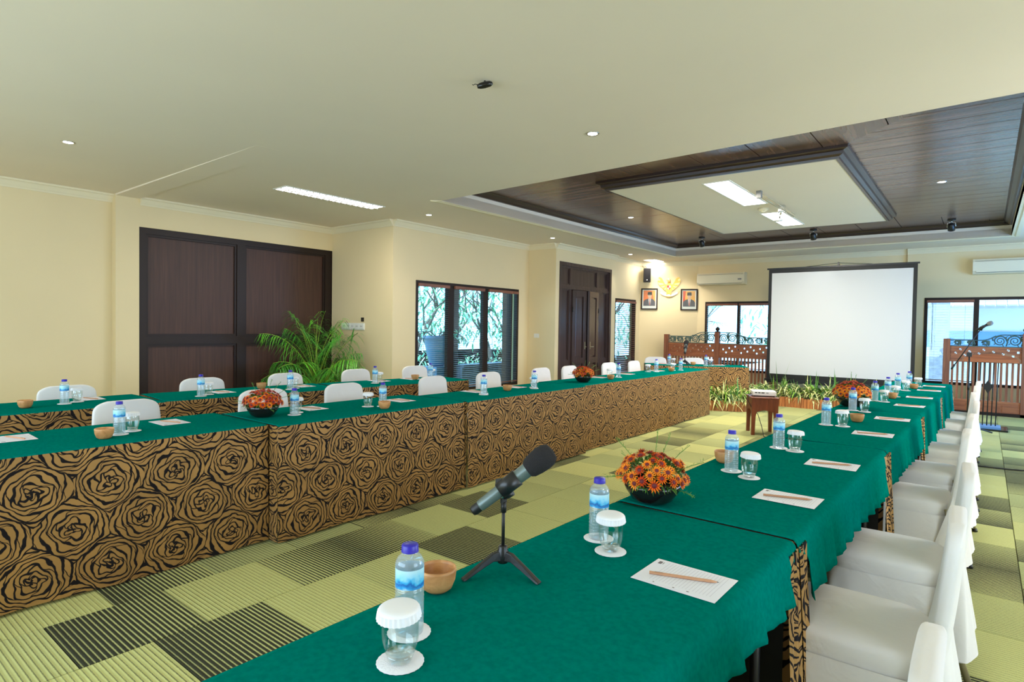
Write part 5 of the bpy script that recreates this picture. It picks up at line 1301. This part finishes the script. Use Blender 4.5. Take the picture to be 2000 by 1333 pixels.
for i, (x, y, L_, wh) in enumerate([(-3.03, 11.85, .78, 'tallest spear-leaved plant at the left edge of the screen'), (-3.14, 11.95, .45, 'short spear-leaved plant at the lower left corner of the screen'), (-2.66, 11.9, .42, 'spear-leaved plant low before the left part of the screen'), (-2.39, 11.88, .58, 'spear-leaved plant before the middle of the screen'), (-2.03, 11.88, .62, 'spear-leaved plant right of the middle of the screen'), (-1.83, 11.9, .55, 'spear-leaved plant before the right part of the screen'), (-1.35, 11.9, .50, 'spear-leaved plant at the right end of the planter')]):
    plant('spear_plant', (x, y, .12), spikes(50 + i, L_ * 1.05), wh, None, i * 1.3)
for i, (u, v) in enumerate([(.55, -.18), (.80, -.2), (1.32, -.18), (1.55, -.16)]):
    p = HM @ Vector((u, v, .14)); plant('leafy_plant', p, PT[i % 2], 'upright lime plant %s from the left before the head table skirt' % ORD[i], None, i)

# ------------------------------------------------------------------ palm
pm_ = thing('potted_palm', 'large green areca palm in the corner before the dark partition', 'plant', (-7.98, 5.28, 0))
ob('pot', MB().lathe([(.0001, 0), (.15, 0), (.20, .32), (.21, .34), (.19, .34), (.18, .30), (.0001, .28)], 28, cap=False), 'black_plastic', pm_)
rp = random.Random(21)
right = Vector((cos(_y), sin(_y), 0))
FR = []
for i in range(36):
    a = i * 2.39996 + rp.uniform(-.2, .2); u = i / 35
    FR.append((a, 1.50 - .95 * u, (1.50 if i < 16 else 1.15) * rp.uniform(.85, 1.08), .45 + .45 * u))
for i, (a, el, L, bend) in enumerate(FR):
    d = Vector((cos(a) * cos(el), sin(a) * cos(el), sin(el))); hz = Vector((cos(a), sin(a), 0)); N_ = 12; pts_ = []
    base = Vector((rp.uniform(-.06, .06), rp.uniform(-.06, .06), .30))
    for j in range(N_ + 1):
        t = j / N_; p = base + d * (L * t) + hz * (L * .22 * t * t) + Vector((0, 0, -bend * L * .62 * t ** 2.4)); pts_.append(p)
    # keep the fronds out of the walls behind
    pts_ = [Vector((max(p.x, -.50), min(p.y, .56), p.z)) for p in pts_]
    mb = MB().tube([tuple(p) for p in pts_], [.012 * (1 - .85 * j / N_) for j in range(N_ + 1)], 6, 'palm_stem')
    mt = 'palm_bright' if i % 3 == 0 else 'palm_green'
    nl = 26
    for j in range(nl):
        t = .28 + .72 * j / nl; f = t * N_; q0 = min(int(f), N_ - 1); p = pts_[q0].lerp(pts_[q0 + 1], f - q0); tg = (pts_[q0 + 1] - pts_[q0])
        tg = tg.normalized() if tg.length > 1e-4 else d
        sd = tg.cross(Vector((0, 0, 1))); sd = sd.normalized() if sd.length > .05 else Vector((cos(a + 1.57), sin(a + 1.57), 0))
        ll = .42 * sin(pi * (.12 + .80 * (t - .28) / .72)) ** .7 * rp.uniform(.85, 1.1)
        for s_ in (-1, 1):
            dd = sd * s_ * 1.0 + tg * .55 + Vector((0, 0, rp.uniform(-.25, .3)))
            if p.x < -.25 and dd.x < 0: dd.x *= .15
            if p.y > .3 and dd.y > 0: dd.y *= .15
            leaf_quad(mb, p, dd, ll, .019, mt if rp.random() < .8 else 'leaf_dark', .6, 3)
    ob('frond', mb, None, pm_)
pm_.scale = (.80, .80, 1.14)

# ------------------------------------------------------------------ lectern and microphone stand at the far right
le = thing('lectern', 'black metal rod lectern with wooden reading board at the far right', 'lectern', (.06, 11.2, 0))
bevel(ob('base_plate', MB().box((-.14, -.25, 0), (.24, .22, .025)), 'black_gloss', le), .004)
ob('base_step', MB().box((-.12, -.18, .025), (.16, .16, .05)), 'pool_blue', le)
for i in range(5): ob('rod', MB().cyl((-.10 + .05 * i, 0, .05), (-.09 + .05 * i, 0, 1.0), .007, n=8), 'black_satin', le)
ob('diamond_ornament', MB().prism([(0, -.10), (.055, 0), (0, .10), (-.055, 0)], -.012, .012, M=T(0, -.015, .62) @ Matrix.Rotation(pi / 2, 4, 'X')), 'black_plastic', le)
ob('cross_bar', MB().box((-.17, -.012, .985), (.14, .012, 1.0)), 'black_satin', le)
arch = [(-.30, 0), (.34, 0)] + [(.34 - .64 * i / 12 if False else .02 + .32 * cos(pi * i / 12) , .03 + .10 * sin(pi * i / 12)) for i in range(13)]
ob('reading_board', MB().prism(arch, -.009, .009, M=T(.0, -.02, .975) @ Matrix.Rotation(radians(68), 4, 'X')), 'teak', le)
ob('acrylic_guard', MB().prism([(-.32, 0), (.36, 0)] + [(.02 + .34 * cos(pi * i / 12), .02 + .13 * sin(pi * i / 12)) for i in range(13)], -.003, .003, M=T(.0, .06, .985) @ Matrix.Rotation(radians(80), 4, 'X')), 'acrylic', le)
ms = thing('microphone_stand', 'black boom microphone stand beside the lectern', 'stand', (-.16, 10.6, 0))
for a in (20, 140, 260): ob('leg', MB().cyl((0, 0, .10), (.30 * cos(radians(a)), .30 * sin(radians(a)), .012), .010, n=8), 'black_plastic', ms)
ob('pole', MB().cyl((0, 0, .06), (0, 0, 1.10), .010).cyl((0, 0, .60), (0, 0, .68), .015), 'black_satin', ms)
bdir = (Vector((-.05, 10.6, 1.49)) - Vector((-.36, 10.6, .88))).normalized(); b0 = Vector((-.20, 0, -.22)); b1 = Vector((.12, 0, .37))
ob('boom', MB().cyl(tuple(b0), tuple(b1), .007, n=8).cyl(tuple(b0), tuple(b0 + bdir * .08), .013, n=8), 'black_satin', ms, (0, 0, 1.10))
ob('boom_clutch', MB().box((-.03, -.02, -.02), (.03, .02, .04)), 'black_plastic', ms, (0, 0, 1.09))
mm = thing('boom_microphone', 'dark hand microphone clipped on the boom stand', 'microphone', (-.01, 10.6, 1.50))
mq = Vector((0, 0, 1)).rotation_difference(Vector((.115, 0, .075)).normalized()).to_matrix().to_4x4()
ob('microphone_body', MB().lathe([(.0001, -.13), (.013, -.13), (.0165, .02), (.021, .045)], 16, M=mq), 'black_satin', mm)
ob('grille_head', MB().lathe([(.022, .045), (.030, .06), (.032, .085), (.022, .11), (.0001, .116)], 18, M=mq), 'vent_grey', mm)
ob('clip', MB().lathe([(.019, -.05), (.021, .0), (.019, .005)], 14, M=mq).cyl((-.01, 0, -.02), (-.03, 0, -.06), .008, n=8), 'black_plastic', mm)

# ------------------------------------------------------------------ the garden outside
g = struct('garden_ground', MB().box((-30, -6, -.5), (XA - .6, 34, -.35)), 'garden_ground', 'garden lawn outside the windows', 'ground')
struct('pale_terrace', MB().box((-30, 14.3, -.45), (14, 34, -.35)), 'pale_paving', 'pale paved terrace behind the back windows', 'ground')
struct('terrace', MB().box((-10.2, 5.5, -.35), (XC - .2, 9.3, -.05)), 'stone_wall', 'stone terrace outside the garden window', 'ground')
lw_ = struct('garden_wall', MB().box((-9.25, 9.6, -.4), (-9.0, 16.5, .46)).box((-9.3, 9.6, .46), (-8.95, 16.5, .52)), 'stone_wall', 'low grey garden wall seen through the garden window', 'wall')
cl_ = thing('veranda_column', 'dark brown veranda column seen through the middle pane', 'column', (-9.3, 9.55, -.35))
ob('shaft', MB().box((-.11, -.11, .1), (.11, .11, 3.6)), 'column_brown', cl_); ob('base', MB().box((-.16, -.16, 0), (.16, .16, .1)), 'stone_wall', cl_)
cl2 = dup(cl_, (-8.6, 11.2, -.35), label='dark veranda column at the right edge of the garden window')
pt = thing('garden_pot', 'tall blue glazed pot on a pedestal outside the garden window', 'pot', (-9.0, 8.82, -.05))
ob('pedestal', MB().box((-.24, -.24, 0), (.24, .24, .12)).box((-.18, -.18, .12), (.18, .18, .5)).box((-.23, -.23, .5), (.23, .23, .58)), 'pot_glaze', pt)
ob('pot_body', MB().lathe([(.0001, .58), (.13, .58), (.16, .62), (.22, .85), (.27, 1.10), (.28, 1.14), (.31, 1.15), (.31, 1.22), (.25, 1.22), (.24, 1.1), (.0001, 1.05)], 28, cap=False), 'pot_glaze', pt)
rg = random.Random(4); mb = MB()
for i in range(9):
    a = rg.uniform(0, 6.28); p = Vector((0, 0, 1.1)); path = [tuple(p)]
    for j in range(6):
        p = p + Vector((cos(a) * .11, sin(a) * .11, .12 - .05 * j)); a += rg.uniform(-.5, .5); path.append(tuple(p))
    mb.tube(path, [.016 - .002 * j for j in range(7)], 5, 'bark')
    for j in range(10): leaf_quad(mb, Vector(path[rg.randrange(2, 7)]), Vector((rg.uniform(-1, 1), rg.uniform(-1, 1), rg.uniform(-.4, 1))), .16, .06, 'garden_leaf')
ob('shrub', mb, None, pt)
def leaf_cloud(seed, n, rad, size, mats):
    rd = random.Random(seed); mb = MB()
    for i in range(n):
        a = rd.random() * 6.283; z = rd.uniform(-1, 1); q = sqrt(1 - z * z); rr = rd.random() ** .4
        p = Vector((q * cos(a) * rad[0], q * sin(a) * rad[1], z * rad[2])) * rr
        leaf_quad(mb, p, Vector((rd.uniform(-1, 1), rd.uniform(-1, 1), rd.uniform(-1, .6))), size * rd.uniform(.6, 1.4), size * .42, rd.choice(mats), .2, 2)
    return mb.mesh('crown')
CR = [leaf_cloud(i, 430, (1.5, 1.5, 1.4), .24, ['garden_leaf', 'garden_leaf', 'garden_leaf_pale']) for i in range(3)]
def trunk(seed, hgt):
    rd = random.Random(seed); mb = MB()
    def br(p, d, L, r_, dep):
        path = [tuple(p)]; q = Vector(p)
        for j in range(4): d = (d + Vector((rd.uniform(-.22, .22), rd.uniform(-.22, .22), rd.uniform(-.05, .12)))).normalized(); q = q + d * L / 4; path.append(tuple(q))
        mb.tube(path, [r_ * (1 - .12 * j) for j in range(5)], 6)
        if dep: 
            for _ in range(3): br(q, (d + Vector((rd.uniform(-.8, .8), rd.uniform(-.8, .8), rd.uniform(-.1, .5)))).normalized(), L * .7, r_ * .55, dep - 1)
    br(Vector((0, 0, 0)), Vector((0, 0, 1)), hgt * .45, .09, 3); return mb.mesh('trunk', 'bark')
TR = [trunk(i, 3.2) for i in range(3)]
spots_ = [(-12.0, 10.8, 'leafy tree left of the pot beyond the garden window'), (-13.2, 12.9, 'leafy tree behind the pot beyond the garden window'), (-12.2, 14.6, 'leafy tree behind the middle pane of the garden window'), (-13.6, 17.0, 'pale leafy tree behind the right pane of the garden window'), (-12.0, 18.4, 'leafy tree at the right edge of the garden window'), (-15.5, 15.6, 'farther pale tree beyond the garden window')]
for i, (x, y, lab) in enumerate(spots_):
    r = thing('garden_tree', lab, 'tree', (x, y, -.35), i * 1.1, 'trees beyond the garden window')
    for nme, m_, z in (('trunk', TR[i % 3], 0), ('crown', CR[i % 3], 2.2)):
        o = bpy.data.objects.new(nme, m_); COL.objects.link(o); o.parent = r; o.location = (0, 0, z)
SH = [leaf_cloud(40 + i, 500, (.7, .7, .5), .16, ['garden_leaf', 'garden_leaf_pale']) for i in range(2)]
for i, (x, y) in enumerate([(-10.6, 10.4), (-10.7, 11.7), (-10.5, 12.9), (-10.9, 14.2), (-10.6, 15.6)]):
    r = thing('garden_shrub', 'low leafy shrub behind the garden wall, %s from the left' % ORD[i], 'shrub', (x, y, -.35), i)
    o = bpy.data.objects.new('foliage', SH[i % 2]); COL.objects.link(o); o.parent = r; o.location = (0, 0, .5)
    ob('stem', MB().cyl((0, 0, 0), (0, 0, .5), .03, n=6), 'bark', r)
# behind the back wall: white house with tiled eaves and blue pool wall, a fan palm at the left
hs = thing('white_house', 'bright white house with tiled eaves beyond the right back window', 'house', (0, 19, -.35))
ob('wall', MB().box((-3.6, 0, 0), (9, .3, 2.95)), 'house_white', hs); ob('plinth_band', MB().box((-3.6, -.05, 1.38), (9, 0, 1.80)), 'pool_blue', hs)
rf = ob('roof', MB().box((-4.2, -1.2, 0), (9.5, 2.5, .06), M=T(0, 0, 2.75) @ Matrix.Rotation(radians(20), 4, 'X')), 'roof_tile', hs)
mb = MB()
for j in range(10):
    for i in range(68): mb.box((-4.2 + i * .2, -1.22 + j * .25, .06), (-4.03 + i * .2, -1.0 + j * .25, .10), M=T(0, 0, 2.75) @ Matrix.Rotation(radians(20), 4, 'X'))
o = ob('roof_tiles', mb, 'roof_tile', hs); o['kind'] = 'stuff'
ob('column', MB().box((-1.02, -1.7, 0), (-.66, -1.35, 3.0)), 'stone_wall', hs)
fp = thing('fan_palm', 'green fan palm beyond the back window left of the screen', 'plant', (-6.6, 17.6, -.35))
ob('trunk', MB().cyl((0, 0, 0), (0, 0, 2.0), .09, .07, n=10), 'bark', fp)
for i in range(9):
    mb = MB(); a0 = i * .7; el = .9 - .12 * i; d = Vector((cos(a0) * cos(el), sin(a0) * cos(el), sin(el))); c = Vector((0, 0, 2.0)) + d * .6
    mb.tube([(0, 0, 2.0), tuple(c)], .012, 5, 'bark')
    sd = d.cross(Vector((0, 0, 1))).normalized()
    for j in range(15): t = (j - 7) / 7 * 1.5; leaf_quad(mb, c, d * cos(t) + sd * sin(t), .8, .05, 'garden_leaf', .15, 3)
    ob('frond', mb, None, fp)
for i, (x, y) in enumerate([(-8.4, 18.5), (-9.8, 17.6), (-5.0, 20.5)]):
    r = thing('garden_tree', 'leafy tree beyond the back windows, %s from the left' % ['second', 'first', 'third'][i], 'tree', (x, y, -.35), i * 2.0)
    for nme, m_, z in (('trunk', TR[i % 3], 0), ('crown', CR[i % 3], 1.9)):
        o = bpy.data.objects.new(nme, m_); COL.objects.link(o); o.parent = r; o.location = (0, 0, z)
